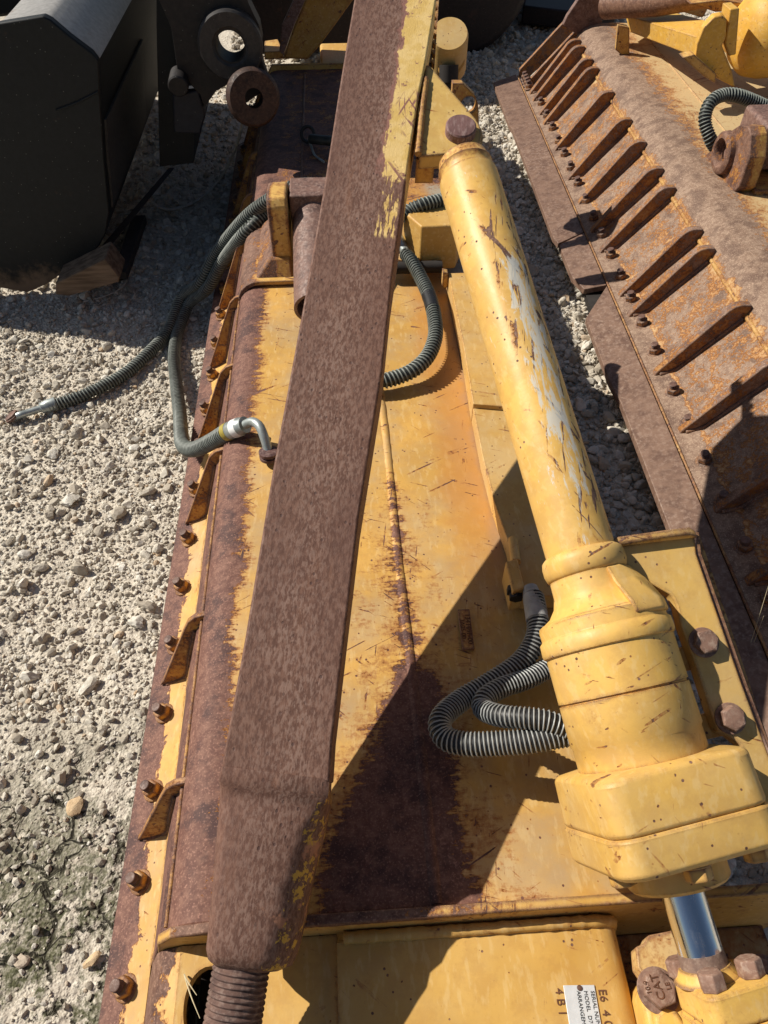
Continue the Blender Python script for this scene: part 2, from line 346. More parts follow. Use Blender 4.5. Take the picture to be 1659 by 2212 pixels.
left_ok = lambda x, y: (x < -0.44) & ((y > 0.75) | (rng.random(len(x)) < 0.13+0.6*np.clip(y-.1, 0, 1)))
def mid_ok(x, y): return (x > 0.34) & (x < 0.86+0.024*y)
batches = [scatter(36000, (-1.75, -0.44), (-0.1, 2.45), lognorm(.0042, .42, .002, .012), SH1, ICF, ok=left_ok),
           scatter(5600, (-1.75, -0.44), (-0.1, 2.6), lognorm(.0078, .36, .004, .02), SH2, ICF2, ok=left_ok),
           scatter(620, (-1.75, -0.47), (-0.05, 2.5), lognorm(.0155, .28, .01, .027), SH2, ICF2, ok=left_ok, sink=0.2),
           scatter(9000, (0.34, 1.0), (0.0, 6.0), lognorm(.0125, .35, .005, .03), SH2, ICF2, ok=mid_ok, sink=0.1),
           scatter(16000, (0.34, 1.05), (0.0, 5.0), lognorm(.0065, .4, .003, .013), SH1, ICF, ok=mid_ok),
           scatter(9000, (-1.9, -0.3), (2.45, 4.8), lognorm(.010, .4, .004, .025), SH1, ICF),
           scatter(9000, (-0.6, 2.6), (4.6, 7.5), lognorm(.017, .4, .006, .045), SH1, ICF)]
Vs = []; Fs = []; k_ = 0
for V, F in batches: Vs.append(V); Fs.append(F+k_); k_ += len(V)
o = fast_mesh('gravel', np.vstack(Vs), np.vstack(Fs), ST_MAT); tag(o, 'crushed pale limestone gravel covering the yard', 'gravel', kind='stuff')
# single larger stones one can point at: pixel position, size, label
STONES = [((150, 1080), .030, (1.2, .9, .7), 0, 'pale broken stone lying alone in the middle of the left gravel'),
          ((188, 1485), .026, (1.2, .85, .6), 0, 'pale wedge shaped stone on the gravel left of the second gusset'),
          ((295, 1345), .024, (.8, 1.2, .7), 0, 'upright tan stone casting a shadow left of the lone gusset'),
          ((28, 735), .024, (1.1, .9, .6), 0, 'pale stone at the left picture edge just outside the bucket shadow'),
          ((82, 742), .017, (1, 1, .7), 0, 'small pale stone just right of the one at the picture edge'),
          ((115, 975), .024, (1.3, .8, .6), 0, 'pale flat stone below the end of the long spiral hose'),
          ((197, 2080), .019, (1.2, .9, .6), 1, 'orange tinted oval stone on the cracked mossy soil'),
          ((300, 1875), .018, (.7, 1.2, .6), 0, 'pale stone wedged against the cutting edge beside a nut'),
          ((165, 1740), .022, (.8, 1.3, .6), 1, 'tan elongated stone at the edge of the mossy soil'),
          ((1250, 505), .017, (1.1, 1, .7), 0, 'white stone lying on the cutting edge strip of the rusty blade'),
          ((1487, 1100), .026, (1, 1.1, .8), 0, 'grey white stone resting against the cutting edge above the guard'),
          ((1455, 1098), .029, (1.0, 1.2, .9), 0, 'large white stone left of its grey twin above the guard'),
          ((1565, 1215), .034, (1.4, .9, .6), 2, 'brown flat stone in the gravel beside the rusty blade')]
def mat_rock(name, a, b):
    m = M(name, 0.9, 0, 0.2); c = m.mix(m.rng(m.noise(40, 6, .7), .35, .65), a, b); m.col(c); m.bump(m.noise(120, 6, .7), .6, .004); return m.mat
RM = [mat_rock('pale_stone', (.48, .44, .36), (.68, .64, .56)), mat_rock('tan_stone', (.44, .30, .17), (.60, .45, .28)), mat_rock('brown_stone', (.20, .12, .08), (.32, .21, .14))]
IC3, ICF3 = subdiv(IC2, ICF2)
for i, ((px, py), s, sc_, mi, lab) in enumerate(STONES):
    g = np.random.default_rng(100+i); c = PZ(px, py, 0.012 if px < 1240 else 0.05); V = rock_shape(IC3, g, 9)*s*np.array(sc_)
    if px < 1000: c[2] = float(gz(c[0], c[1]))+s*.35
    elif px == 1250: c = PZ(px, py, .084+s*.3)
    else: c[2] = float(gz(c[0], c[1]))+s*.6; c[:2] = PZ(px, py, c[2])[:2]
    a = g.uniform(0, 6); R = np.array([[math.cos(a), -math.sin(a), 0], [math.sin(a), math.cos(a), 0], [0, 0, 1]])
    o = mesh('stone', V@R.T+c, ICF3, RM[mi], smooth=25); tag(o, lab, 'stone', 'larger loose stones')
# ================================================================== MAIN BLADE (lies on its face, back up, long axis = world Y)
PT = 0.40        # height of its top plate
def blade_extra(m):
    # rust worn through by position: the rounded ridge, the outer lip, a wear patch along the centre weld
    n1 = m.sub(m.noise(7, 5, 0.6), 0.5); n2 = m.sub(m.noise(30, 5, 0.7, v=m.vec(1, .6, 1)), 0.5)
    n3 = m.sub(m.noise(1, 5, 0.75, v=m.vec(16, 95, 20)), 0.5)
    xr = m.add(m.x, m.mul(n1, 0.06), m.mul(n2, 0.05), m.mul(n3, 0.075))
    ridge = m.mul(m.rng(xr, -0.180, -0.240), 0.42)
    lip = m.mul(m.rng(xr, -0.392, -0.405), 0.5)
    band = m.rng(m.m('ABSOLUTE', m.sub(m.add(m.x, m.mul(n2, .05), m.mul(n1, .02)), -0.366)), 0.030, 0.020)      # paint kept between lip and ridge
    d = m.m('ABSOLUTE', m.sub(m.x, m.rng(m.y, .25, .62, .035, .079)))
    w = m.m('ADD', m.rng(m.y, 0.22, 0.80, 0.098, 0.008), m.rng(m.y, .25, .5, .02, 0))
    cen = m.mul(m.rng(m.sub(m.add(d, m.mul(n1, 0.14), m.mul(n3, 0.10), m.mul(n2, .05)), w), 0.012, -0.03), m.rng(m.y, 1.25, 1.0, 0.3, 1))
    halo = m.mul(m.rng(m.sub(m.add(d, m.mul(n3, .30), m.mul(n2, .12)), w), 0.12, -0.02), m.rng(m.y, 1.15, 0.75))
    far = m.rng(m.add(m.y, m.mul(n1, .5)), 2.2, 2.5)
    return m.add(m.mx(m.mul(ridge, m.sub(1.0, band)), lip), m.mul(cen, 0.30), m.mul(halo, 0.15), m.mul(far, .30), -0.03)
def blade_dust(m):
    n = m.sub(m.noise(12, 5, .6), .5); a = m.rng(m.add(m.x, m.mul(n, .08)), 0.255, 0.285)
    return m.mul(a, m.rng(m.y, .75, .95, 0, .9))
def main_mat():
    m = painted('blade_paint', -0.12, blade_extra, scratch=0.7, edge=0.3, dust=0.45, dustfn=blade_dust, dustcol=(.34, .29, .22), stain=lambda m: m.mul(m.mul(m.rng(m.add(m.x, m.mul(m.noise(16, 5, .65), .10)), .20, .27), m.rng(m.x, .30, .27)), m.rng(m.y, .7, .95, 0, .65)), rough=0.40, tint=(0.52, 0.30, 0.075), rust=((.045, .022, .022), (.12, .052, .038), (.20, .10, .07)))
    return m
MBL = main_mat()
PAINT = painted('machine_yellow', -0.17, scratch=0.45, edge=0.35, dust=0.25, rough=0.38)
PAINT_W = painted('worn_yellow', -0.06, scratch=0.5, edge=0.9, dust=0.3)
GUS = painted('gusset_paint', 0.05, scratch=0.3, edge=1.3, dust=0.2, tint=(.45, .24, .04))
NUTM = painted('nut_paint', 0.0, scratch=0.1, edge=0.9, dust=0.1, tint=(.50, .25, .03))
RUSTM = rusty('rusty_steel'); STUD = rusty('rusty_thread', ((.06, .03, .025), (.13, .07, .05), (.2, .12, .09)), rough=.6)
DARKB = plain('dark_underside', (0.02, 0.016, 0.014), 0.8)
BL = thing('dozer_blade', (0, 0.25, 0), 'worn yellow dozer blade lying face down beneath the rusty brace and the yellow cylinder', 'dozer blade')
def profile_run(prof, y0, y1, thick):
    """curved sheet: profile (x,z) extruded in y with thickness below"""
    P = np.array(prof, float); N = []
    for i in range(len(P)):
        t = P[min(i+1, len(P)-1)]-P[max(i-1, 0)]; t /= np.linalg.norm(t); N.append((t[1], -t[0]))
    Q = P+np.array(N)*thick; L = np.vstack([P, Q[::-1]])
    return prism([(x, y0, z) for x, z in L], (0, y1-y0, 0))
ridge = [(-0.285, 0.345)]+[(-0.225+0.058*math.cos(a), PT-0.052+0.052*math.sin(a)) for a in np.radians([165, 150, 135, 120, 105, 90])]
prof = [(-0.435, 0.105), (-0.405, 0.118), (-0.372, 0.138), (-0.352, 0.152), (-0.300, 0.325)]+ridge+[(-0.14, PT), (0.05, PT)]
mesh_main = profile_run(prof[3:]+[(0.365, PT-.006)], 0.25, 3.42, 0.022)
mesh('moldboard', *mesh_main, MBL, BL, smooth=28, bevel=.003)
mesh('cutting_edge', *prism([(x, -0.35, z) for x, z in ((-0.437, 0.100), (-0.437, 0.070), (-0.30, 0.03), (-0.30, 0.08))], (0, 3.78, 0)), RUSTM, BL)
mesh('cutting_edge', *prism([(x, -0.35, z) for x, z in ((-0.434, 0.066), (-0.434, -0.06), (-0.40, -0.06), (-0.40, 0.05))], (0, 3.78, 0)), RUSTM, BL)
mesh('rear_wall', *box((0.335, 0.252, -0.03), (0.355, 3.42, PT-.03)), PAINT_W, BL)
# welded seam along the crease (a raised bead on the top plate)
def bead(pts, r, name, parent, mat, wob=.25, flat=.6):
    C = spline(pts, r*.9); R = [r*(1+wob*(random.random()-.5)) for _ in C]; V, F = tube(C, R, n=7, sp=False); return mesh(name, V, F, mat, parent, smooth=60)
SEAM = painted('seam_paint', 0.03, lambda m: m.add(m.mul(m.rng(m.y, 1.1, .6), .12), m.mul(m.rng(m.y, 2.1, 2.4), .2)), edge=.3)
bead([(0.087, 0.255, PT-.008), (0.085, .57, PT-.008), (.080, .86, PT-.008), (.076, 1.3, PT-.008), (.05, 1.9, PT-.008)], .0115, 'weld_seam', BL, MBL, wob=.06)
bead([(-.120, 1.98, PT-.001), (-.117, 2.6, PT-.001), (-.115, 3.36, PT-.001)], .0055, 'weld_seam', BL, SEAM)
bead([(-0.345, 0.26, .163), (-0.345, 3.4, .163)], .0045, 'weld_seam', BL, painted('lip_weld', -0.1, edge=.3))
bead([(-0.286, 0.26, .350), (-0.286, 3.4, .350)], .0035, 'weld_seam', BL, painted('ridge_weld', 0.04, edge=.3))
# gussets between lip and ridge, each a thin plate across the slope
def gus_mb(y, t=.011):
    pts = [(-.414, .118), (-.405, .134), (-.326, .318), (-.314, .344), (-.298, .360), (-.278, .366), (-.278, .34), (-.305, .30), (-.352, .148)]
    g = MB().add(prism([(x, y, z) for x, z in pts], (0, t, 0)))
    for yy in (y, y+t): g.add(tube([(-.40, yy, .122), (-.354, yy, .150), (-.330, yy, .232), (-.304, yy, .318)], .005, 6, .012))
    return np.vstack(g.V), g.F
for y in (.455, .762, 1.195, 1.495, 1.80, 2.10, 2.40, 2.72, 3.03, 3.3):
    mesh('gusset', *gus_mb(y), GUS, BL, bevel=.0015)
def nut(parent, c, ax, mat, r=.0165, label=None):
    n = MB(); ax, a, b = basis(ax, (1, .2, 0)); c = np.array(c)
    n.add(lathe(c, ax, [(0, r*1.28), (.0035, r*1.26), (.0045, r*1.12)], 20)); n.add(hexprism(c+ax*.0042, ax, r, .017, rot=random.random()))
    o = mesh('nut', *(lambda q: (np.vstack(q.V), q.F))(n), mat, parent, smooth=30, bevel=.0012)
    pr = []; t = .018
    while t < .034: pr += [(t, r*.52), (t+.0008, r*.58), (t+.0016, r*.52)]; t += .0017
    mesh('stud', *lathe(c, ax, [(.016, r*.52)]+pr+[(t, r*.48)], 18), STUD, o, smooth=60); return o
NA = nrm((-.35, 0, 1))
first = nut(BL, (-.392, .228, .126), NA, NUTM)
nys = [.383, .540, .694, .848, 1.0, 1.14]+[1.30+.153*i for i in range(14)]
for y in nys:
    n = first.copy(); COL.objects.link(n); n.parent = BL; n.location = (random.uniform(-.002, .002), y-.228, 0); 
    for ch in first.children: d = ch.copy(); COL.objects.link(d); d.parent = n
# near end: flange plate across the blade, then the lower trunnion box
mesh('end_plate', *prism([(-.300, .236, .06), (-.305, .236, .30), (-.292, .236, .365), (-.268, .236, .400), (-.22, .236, PT+.012), (-.10, .236, PT+.014), (.62, .236, PT+.012), (.62, .236, .06)], (0, .0135, 0)),
     painted('end_plate_paint', -0.08, lambda m: m.mul(m.rng(m.z, PT-.004, PT+.006), m.rng(m.add(m.x, m.mul(m.noise(30, 5, .7), .5)), .48, .26, 0, .3)), edge=.9), BL, bevel=.002)
NB = painted('near_box_paint', -0.15, lambda m: m.mul(m.rng(m.add(m.x, m.mul(m.sub(m.noise(14, 6, .7), .5), .16)), -.262, -.292), .4), edge=.35, dust=.35)
nb_prof = [(-.435, .105), (-.405, .118), (-.372, .138), (-.352, .150), (-.322, .26), (-.300, .325), (-.285, .342), (-.262, .354)]
mesh('lip_plate', *profile_run(prof[:3]+[(-.3525, .1515)], -.35, 3.42, .02), MBL, BL)
mesh('end_slope', *profile_run(nb_prof[3:], -.35, .2345, .02), NB, BL, smooth=28)
# left top of the near box with the socket hole under the brace
hc = A(-.214, PZ(430, 2190, .356)[1], .356)
mesh('socket_plate', *plate_hole([(-.2618, -.35, .356), (-.050, -.35, .356), (-.050, .2345, .356), (-.2618, .2345, .356)], hc, (.034, .008, 0), (-.012, .052, 0), (0, 0, -.02), 40), NB, BL, bevel=.0015)
mesh('socket_shade_block', *box((-.258, -.35, .05), (-.056, .228, .22)), DARKB, BL)  # near-black block added to paint the darkness inside the hole
# main near plate with rounded right shoulder
xr_ = lambda y: .255
sh = [(-.0495, .372)]+[(.305+.03*math.sin(a), .342+.03*math.cos(a)) for a in np.radians([0, 20, 40, 60, 80, 90])]+[(.336, .10)]
mesh('trunnion_box', *profile_run(sh, -.35, .222, .02), PAINT, BL, smooth=40, bevel=.002)
bead([(-.04, .227, .372), (.15, .226, .374), (.304, .226, .372), (.332, .226, .34), (.338, .226, .25)], .0085, 'weld_seam', BL, painted('box_weld', -0.12, edge=.2))
mesh('box_floor', *box((.338, -.35, .0), (.60, .2345, .22)), painted('shaded_floor_paint', .02, dust=.8, edge=.2, tint=(.25, .14, .04)), BL)  # yellow darkened so the colour itself carries the shade of this gap
# raised plates along the far (right) side of the top
SP = painted('side_plate_paint', -0.16, dust=.6, edge=.35, tint=(.50, .29, .075))
lip = lambda q, z: PZ(q[0], q[1], z)
zt = PT+.040
sp1 = [PZ(1022, 882, zt), PZ(1042, 985, zt), PZ(1068, 1085, zt), PZ(1098, 1170, zt), PZ(1126, 1290, zt)]
s1 = [(p[0], p[1], zt) for p in sp1]+[(.372, sp1[-1][1], zt), (.372, sp1[0][1], zt)]
mesh('side_plate', *prism(s1, (0, 0, -.039)), SP, BL, bevel=.0015)
zt2 = PT+.052; sp2 = [PZ(968, 590, zt2), PZ(1000, 740, zt2), PZ(1022, 872, zt2)]
s2_ = [(p[0], p[1], zt2) for p in sp2]+[(.372, sp2[-1][1]-.02, zt2), (.372, sp2[0][1], zt2)]
mesh('side_plate', *prism(s2_, (0, 0, -.051)), SP, BL, bevel=.0015)
# cast number strip
c0 = PZ(1006, 1362, PT+.001); cd = nrm(PZ(1013, 1408, PT)-PZ(1002, 1318, PT)); cx = np.cross(cd, (0, 0, 1.0))
np_ = mesh('number_strip', *obox(c0+A(0, 0, .003), cd, cx, A(0, 0, 1), .0405, .0105, .0028), painted('strip_paint', 0.02, edge=.8), BL, bevel=.0012)
STAMP = plain('stamped_rust', (.12, .05, .025), .9)
mesh('cast_number', *text_mesh('134T09F-00', .0125, c0+A(0, 0, .0062)+cx*-.0045, cd, -cx*1.0, .0005), STAMP, np_, smooth=0)
mesh('cast_number', *text_mesh('3A05-00', .0115, c0+A(0, 0, .0062)+cx*.0055, cd, -cx*1.0, .0005), STAMP, np_, smooth=0)
# data plate and stamped numbers on the near box
ALU = plain('bare_aluminium', (.66, .67, .67), .45, .25, .06, 60); INK = plain('black_print', (.03, .03, .03), .6)
zb = .372
q = [PZ(1216, 2129, zb), PZ(1283, 2128, zb), PZ(1299, 2230, zb), PZ(1231, 2240, zb)]
q[2][1] -= .03; q[3][1] -= .03
dp = mesh('data_plate', *prism([(a[0], a[1], zb+.0008) for a in q], (0, 0, .0012)), ALU, BL, bevel=.0004)
dn = nrm(q[3]-q[0]); rtv = nrm(q[1]-q[0]); zt3 = zb+.0024
def ptxt(s, px, py, size, name='lettering', mat=INK, z=zt3, al='LEFT', par=dp, dep=.0002): mesh(name, *text_mesh(s, size, PZ(px, py, z), dn, rtv, dep, al), mat, par, smooth=0)
ptxt('SERIAL NUMBER', 1279, 2140, .0068); ptxt('MODEL  D7G', 1264, 2140, .0068); ptxt('ARRANGEMENT NUMBER', 1249, 2140, .0068)
mesh('rivet', *lathe(PZ(1252, 2134, zt3), (0, 0, 1), [(0, .0035), (.0012, .003), (.0016, .001)], 14), STUD, dp)
ptxt('E6  4 001', 1299, 2136, .0145, 'stamped_number', STAMP, zb+.0006, par=BL, dep=.0006); ptxt('4 B 1   B9', 1206, 2134, .0145, 'stamped_number', STAMP, zb+.0006, par=BL, dep=.0006)
# lug block and its pad on the left at y ~ 2
yA = PZ(530, 622, PT)[1]; 
pad = [(-.283, .352)]+[(-.225+.062*math.cos(a), PT-.045+.062*math.sin(a)) for a in np.radians([165, 145, 125, 105, 90])]+[(-.10, PT+.017), (.0, PT+.017)]
PADM = painted('pad_paint', -0.10, lambda m: m.mul(m.rng(m.add(m.x, m.mul(m.sub(m.noise(14, 5), .5), .1)), -.20, -.25), .3), edge=.6)
mesh('pad_plate', *profile_run(pad, yA, yA+.42, .012), PADM, BL, smooth=30, bevel=.002)
# lug block, square shank and sleeve beside the brace
LUGM = painted('lug_paint', -0.05, lambda m: m.mul(m.rng(m.x, -.166, -.180), .2), edge=.8)
lg = [(-.183, z_, y_) for y_, z_ in ()]
lp_ = [(1.835, PT+.016), (1.835, .592), (1.850, .612), (1.90, .616), (1.965, .60), (2.02, .55), (2.07, PT+.016)]
mesh('lug', *prism([(-.184, y, z) for y, z in lp_], (.052, 0, 0)), LUGM, BL, bevel=.006, seg=3)
mesh('lug_foot', *loft([[(-.235, 1.80, PT+.012), (-.132, 1.80, PT+.012), (-.132, 2.10, PT+.012), (-.235, 2.10, PT+.012)], [(-.19, 1.828, PT+.06), (-.135, 1.828, PT+.06), (-.135, 2.07, PT+.06), (-.19, 2.07, PT+.06)]]), LUGM, BL, bevel=.006, seg=3)
BROWN = rusty('brown_steel', ((.09, .05, .042), (.19, .105, .08), (.30, .20, .16)), rough=.62)
SHK = thing('ball_socket', (-.08, 1.8, .47), 'brown rusty socket sleeve with square shank beside the yellow lug, half hidden by the brace', 'socket')
a_, b_ = PZ(628, 462, .60), PZ(690, 462, .60)
mesh('square_shank', *box((-.127, 1.875, .49), (-.02, 1.98, .605)), BROWN, SHK, bevel=.004)
sa = nrm(A(.0, -1, -.30)); s0 = A(-.066, 1.90, .535)
V1, F1 = lathe(s0, sa, [(0, .03), (0, .058), (.31, .058), (.31, .050), (.12, .050)], 40, cap=False)
mesh('sleeve', V1, F1, BROWN, SHK, smooth=40)
# ---- centre bracket box behind the hoses
CB = [PZ(910, 489, .54), PZ(990, 487, .54), PZ(1010, 440, .54), PZ(875, 440, .54), PZ(872, 457, .54)]
mesh('stop_block', *prism([(p[0], p[1], .54) for p in CB], (0, 0, .415-.54)), PAINT, BL, bevel=.005, seg=3)
mesh('clamp_ear', *prism([PY(957, 588, 1.72), PY(968, 590, 1.72), PY(970, 615, 1.72), PY(962, 626, 1.72), PY(955, 618, 1.72)], (0, .02, 0)), PAINT_W, BL, bevel=.001)
mesh('cross_pipe', *tube([(.12, 1.80, .435), (.27, 1.80, .435)], .016, 16, sp=False), DARKB, BL)
# far end of the blade
FEM = painted('far_end_paint', -.1, edge=.8)
mesh('far_end_plate', *prism([(-.30, 3.42, .06), (-.30, 3.42, .34), (-.25, 3.42, PT+.02), (.37, 3.42, PT+.02), (.37, 3.42, .06)], (0, .014, 0)), FEM, BL, bevel=.003)
mesh('far_box', *prism([(-.05, 3.435, .06), (-.05, 3.435, PT+.01), (.36, 3.435, PT+.01), (.36, 3.435, .06)], (0, .28, 0)), PAINT, BL, bevel=.012, seg=3)
# ================================================================== THE RUSTY BRACE
B1 = PZ(597, 1650, .60); B2 = PZ(852, 0, 1.085); BD = nrm(B2-B1)
BW = nrm(A(1, 0, 0)-BD*BD[0]); BN = nrm(np.cross(BW, BD))
def BP(px, py, off=0.0): return PL(px, py, B1+BN*off, BN)
bw_mid = float(BW@B1); bs0 = float(BD@B1)
def brace_mat(boss=False):
    m = M('brace_rust' + ('_boss' if boss else ''), .62, 0, .35)
    v = m.vec(1.0, .38, 1, axes=(BW, BD, BN)); a = m.noise(300, 4, 0.65, v=v, dist=.2); b = m.noise(210, 6, .75, v=v); g = m.noise(7, 3)
    c = m.mix(m.rng(b, .40, .60), (.105, .048, .032), (.175, .088, .060))
    wv = m.sub(m.dot(BW), bw_mid); mid = m.rng(m.m('ABSOLUTE', m.add(wv, m.mul(m.sub(g, .5), .12))), .065, .0, .25, .95)
    c = m.mix(m.mul(m.mul(m.rng(m.add(m.mul(a, .6), m.mul(b, .4)), .47, .56), mid), .65), c, (.265, .168, .128)); c = m.mix(m.mul(m.rng(m.noise(9, 5, .6, v=v), .45, .68), .30), c, (.095, .042, .03)); c = m.mix(m.mul(m.rng(m.noise(24, 6, .75, v=m.vec(1, .15, 1, axes=(BW, BD, BN))), .56, .70), .30), c, (.24, .11, .06))
    pit = m.mul(m.rng(m.voro(95, v=m.vec(1, .8, 1, axes=(BW, BD, BN))), .24, .12), m.rng(m.noise(22, 3), .46, .60)); c = m.mix(m.mul(pit, .75), c, (.07, .036, .03))
    s = m.sub(m.dot(BD), bs0); n = m.sub(m.noise(16, 6, .7), .5); n2 = m.sub(m.noise(60, 4, .6, v=m.vec(3, .5, 1, axes=(BW, BD, BN))), .5)
    if not boss:
        ed = m.add(wv, m.mul(n, .045), m.mul(n2, .02)); s_hi = float(BD@BP(860, 385))-bs0; s_lo = float(BD@BP(860, 520))-bs0
        k = m.mul(m.rng(ed, .024, .027), m.rng(m.add(s, m.mul(n, .12)), s_hi-.008, s_hi+.004))
        k2 = m.mul(m.mul(m.rng(m.m('ABSOLUTE', m.sub(ed, .046)), .016, .012), m.rng(s, s_lo, s_lo+.01)), m.rng(n2, -.02, .06))
        k = m.mx(k, k2)
        # scratches through the yellow
        sc = None
        for i, an in enumerate((.12, -.35, .6)):
            u_ = BW*math.cos(an)+BD*math.sin(an); w_ = -BW*math.sin(an)+BD*math.cos(an)
            q = m.rng(m.noise(1, 2, .5, v=m.vec(150, 7, 20, axes=(u_, w_, BN), ), dist=.3), .62, .66)
            sc = q if sc is None else m.mx(sc, q)
        sc = m.mx(m.mul(sc, m.rng(m.noise(11, 3), .45, .56)), m.rng(m.noise(40, 6, .7), .60, .64))
        y = m.mix(m.rng(m.noise(30, 4), .4, .6), (.60, .40, .12), (.68, .48, .19))
        fr = m.mul(m.rng(ed, .014, .024), m.rng(s, s_hi-.02, s_hi+.02))
        c = m.mix(m.mul(fr, .6), c, (.30, .13, .10)); c = m.mix(m.mul(k, m.sub(1.0, sc)), c, y)
    else:
        side = m.m('LESS_THAN', m.add(m.mul(m.dot_n(BN), 1.0), 0), .86)
        q = m.rng(m.add(m.mul(m.noise(55, 5, .7), .7), m.mul(m.noise(150, 4, .7), .3)), .53, .56)
        onr = m.m('GREATER_THAN', m.dot_n(BW), .25)
        c = m.mix(m.mul(m.mul(side, onr), q), c, (.50, .30, .05))
        c = m.mix(m.mul(m.rng(m.noise(20, 5, .7), .58, .66), m.rng(wv, -.01, .03)), c, (.36, .17, .10))
    m.col(c); m.bump(a, .25, .0012); m.bump(m.mul(pit, -1), .4, .0015); m.bump(b, .35, .002); m.rgh(m.rng(a, .45, .65, .78, .60)); return m.mat
def dot_n(self, v):
    n = self.t.nodes.new('ShaderNodeVectorMath'); n.operation = 'DOT_PRODUCT'; self.put(n.inputs[0], self.nor); n.inputs[1].default_value = tuple(v); return n.outputs['Value']
M.dot_n = dot_n
BRM = brace_mat(); BRB = brace_mat(True)
BR = thing('brace_arm', B1, 'long rusty square brace arm with a threaded end, lying diagonally across the yellow blade', 'brace')
Lp = [(765, 0), (752, 75), (733, 190), (700, 402), (655, 660), (590, 1010), (530, 1372), (525, 1400), (476, 1668)]
Rp = [(712, 1692), (718, 1600), (745, 1370), (776, 1110), (826, 800), (847, 600), (864, 480), (885, 332), (905, 205), (919, 138), (942, 0)]
top = [BP(*p) for p in Lp[:1]][0]; topr = BP(*Rp[-1]); EXT = .03
poly = [top+BD*EXT]+[BP(*p) for p in Lp]+[BP(*p) for p in Rp]+[topr+BD*EXT]
mesh('beam', *prism(poly, -BN*.115), BRM, BR, bevel=.0035, seg=3)
# end boss: forged shoulder narrowing to a rounded block
st = [(1655, 478, 715, 716, .0012, .083), (1688, 472, 713, 714, .0012, .084), (1704, 470, 706, 716, -.006, .088), (1725, 469, 692, 713, -.0075, .09), (1750, 468, 672, 708, -.0065, .092), (1775, 466, 655, 703, -.006, .094), (1800, 463, 652, 697, -.0065, .095), (1835, 460, 637, 688, -.007, .096), (1870, 458, 632, 679, -.007, .096), (1900, 455, 611, 673, -.007, .097), (1940, 451, 612, 665, -.006, .098), (1980, 447, 600, 657, -.006, .098), (2020, 443, 591, 648, -.006, .098), (2055, 439, 582, 641, -.006, .098), (2078, 443, 574, 632, -.011, .094), (2090, 458, 566, 612, -.022, .080)]
loops = []
for py, l, r1, r2, off, th in st:
    a = BP(l, py, off); sB = float(BD@a)
    def at(px, off2): 
        p = BP(px, py, off2); return p+BD*(sB-float(BD@p))
    r_ = at(r1, off); q_ = at(r2, off-.034); w0 = float(BW@a); 
    f = lambda w, h: a+BW*(w-w0)+BN*(h-off)
    rr = float(BW@r_); qq = float(BW@q_); c_ = .016 if py > 1700 else .003
    loops.append([f(w0, off-c_*1.0), f(w0+c_*.3, off-c_*.3), f(w0+c_, off), f(w0+(rr-w0)*.5, off+.001), f(rr-.010, off), f(rr, off-.003), f(rr+(qq-rr)*.75, off-.020), f(qq, off-.036), f(qq, -th-.010), f(qq-.014, -th-.026), f(w0+.014, -th-.026), f(w0, -th-.012)])
mesh('end_boss', *loft(loops), BRB, BR, smooth=50)
# threaded rod
t0 = BP(523, 2080, -.052); tr = .0345; pr = [(-.02, tr)]; t = .004
while t < .068: pr += [(t, tr*.93), (t+.0022, tr), (t+.0034, tr), (t+.0056, tr*.93)]; t += .0064
pr += [(t, tr*.92), (t+.006, tr*.98), (.50, tr*1.02)]
mesh('threaded_rod', *lathe(t0, -BD, pr, 44), rusty('rod_rust', ((.07, .04, .034), (.15, .085, .065), (.24, .17, .14)), bump=.2), BR, smooth=40)
# pin bracket on the right of the brace
BKM = painted('bracket_paint', -0.14, scratch=.5, edge=.9, dust=.2, tint=(.56, .37, .11))
pc = BP(994, 286, -.022); arc = []
tri = [(903, 335), (897, 345), (914, 150), (919, 138), (928, 141), (1028, 256), (1037, 272), (1041, 290), (1038, 308), (1029, 322), (1014, 332), (995, 335), (950, 338)]
tri = [(905, 337), (919, 150), (921, 139), (929, 142), (1028, 256), (1037, 272), (1041, 290), (1038, 308), (1029, 320), (1014, 327), (995, 329), (950, 334)]
mesh('pin_bracket', *prism([BP(*p, -.012) for p in tri], -BN*.03), BKM, BR, bevel=.002)
mesh('pin_bracket', *prism([BP(p[0]+3, p[1]+6, -.100) for p in tri], -BN*.028), BKM, BR, bevel=.002)
mesh('filler_block', *prism([BP(*p, -.045) for p in ((900, 345), (906, 240), (935, 240), (940, 345))], -BN*.055), PAINT_W, BR)
bead([BP(920, 170, -.009), BP(912, 240, -.009), BP(903, 333, -.009)], .006, 'weld_seam', BR, painted('bracket_weld', -0.04, edge=.4))
PINM = rusty('pin_rust', ((.10, .05, .045), (.19, .10, .09), (.34, .24, .22)), scale=.7, stretch=lambda m: m.vec(2, .5, 1, axes=(BW, BD, BN)))
pin = thing('pivot_pin', BP(991, 285, -.012), 'round rusty pin head sitting in the triangular yellow bracket of the brace', 'pin')
mesh('pin_head', *lathe(BP(994, 287, -.012), BN, [(-.10, .0270), (.014, .0270), (.0165, .0245)], 40), PINM, pin, smooth=35)
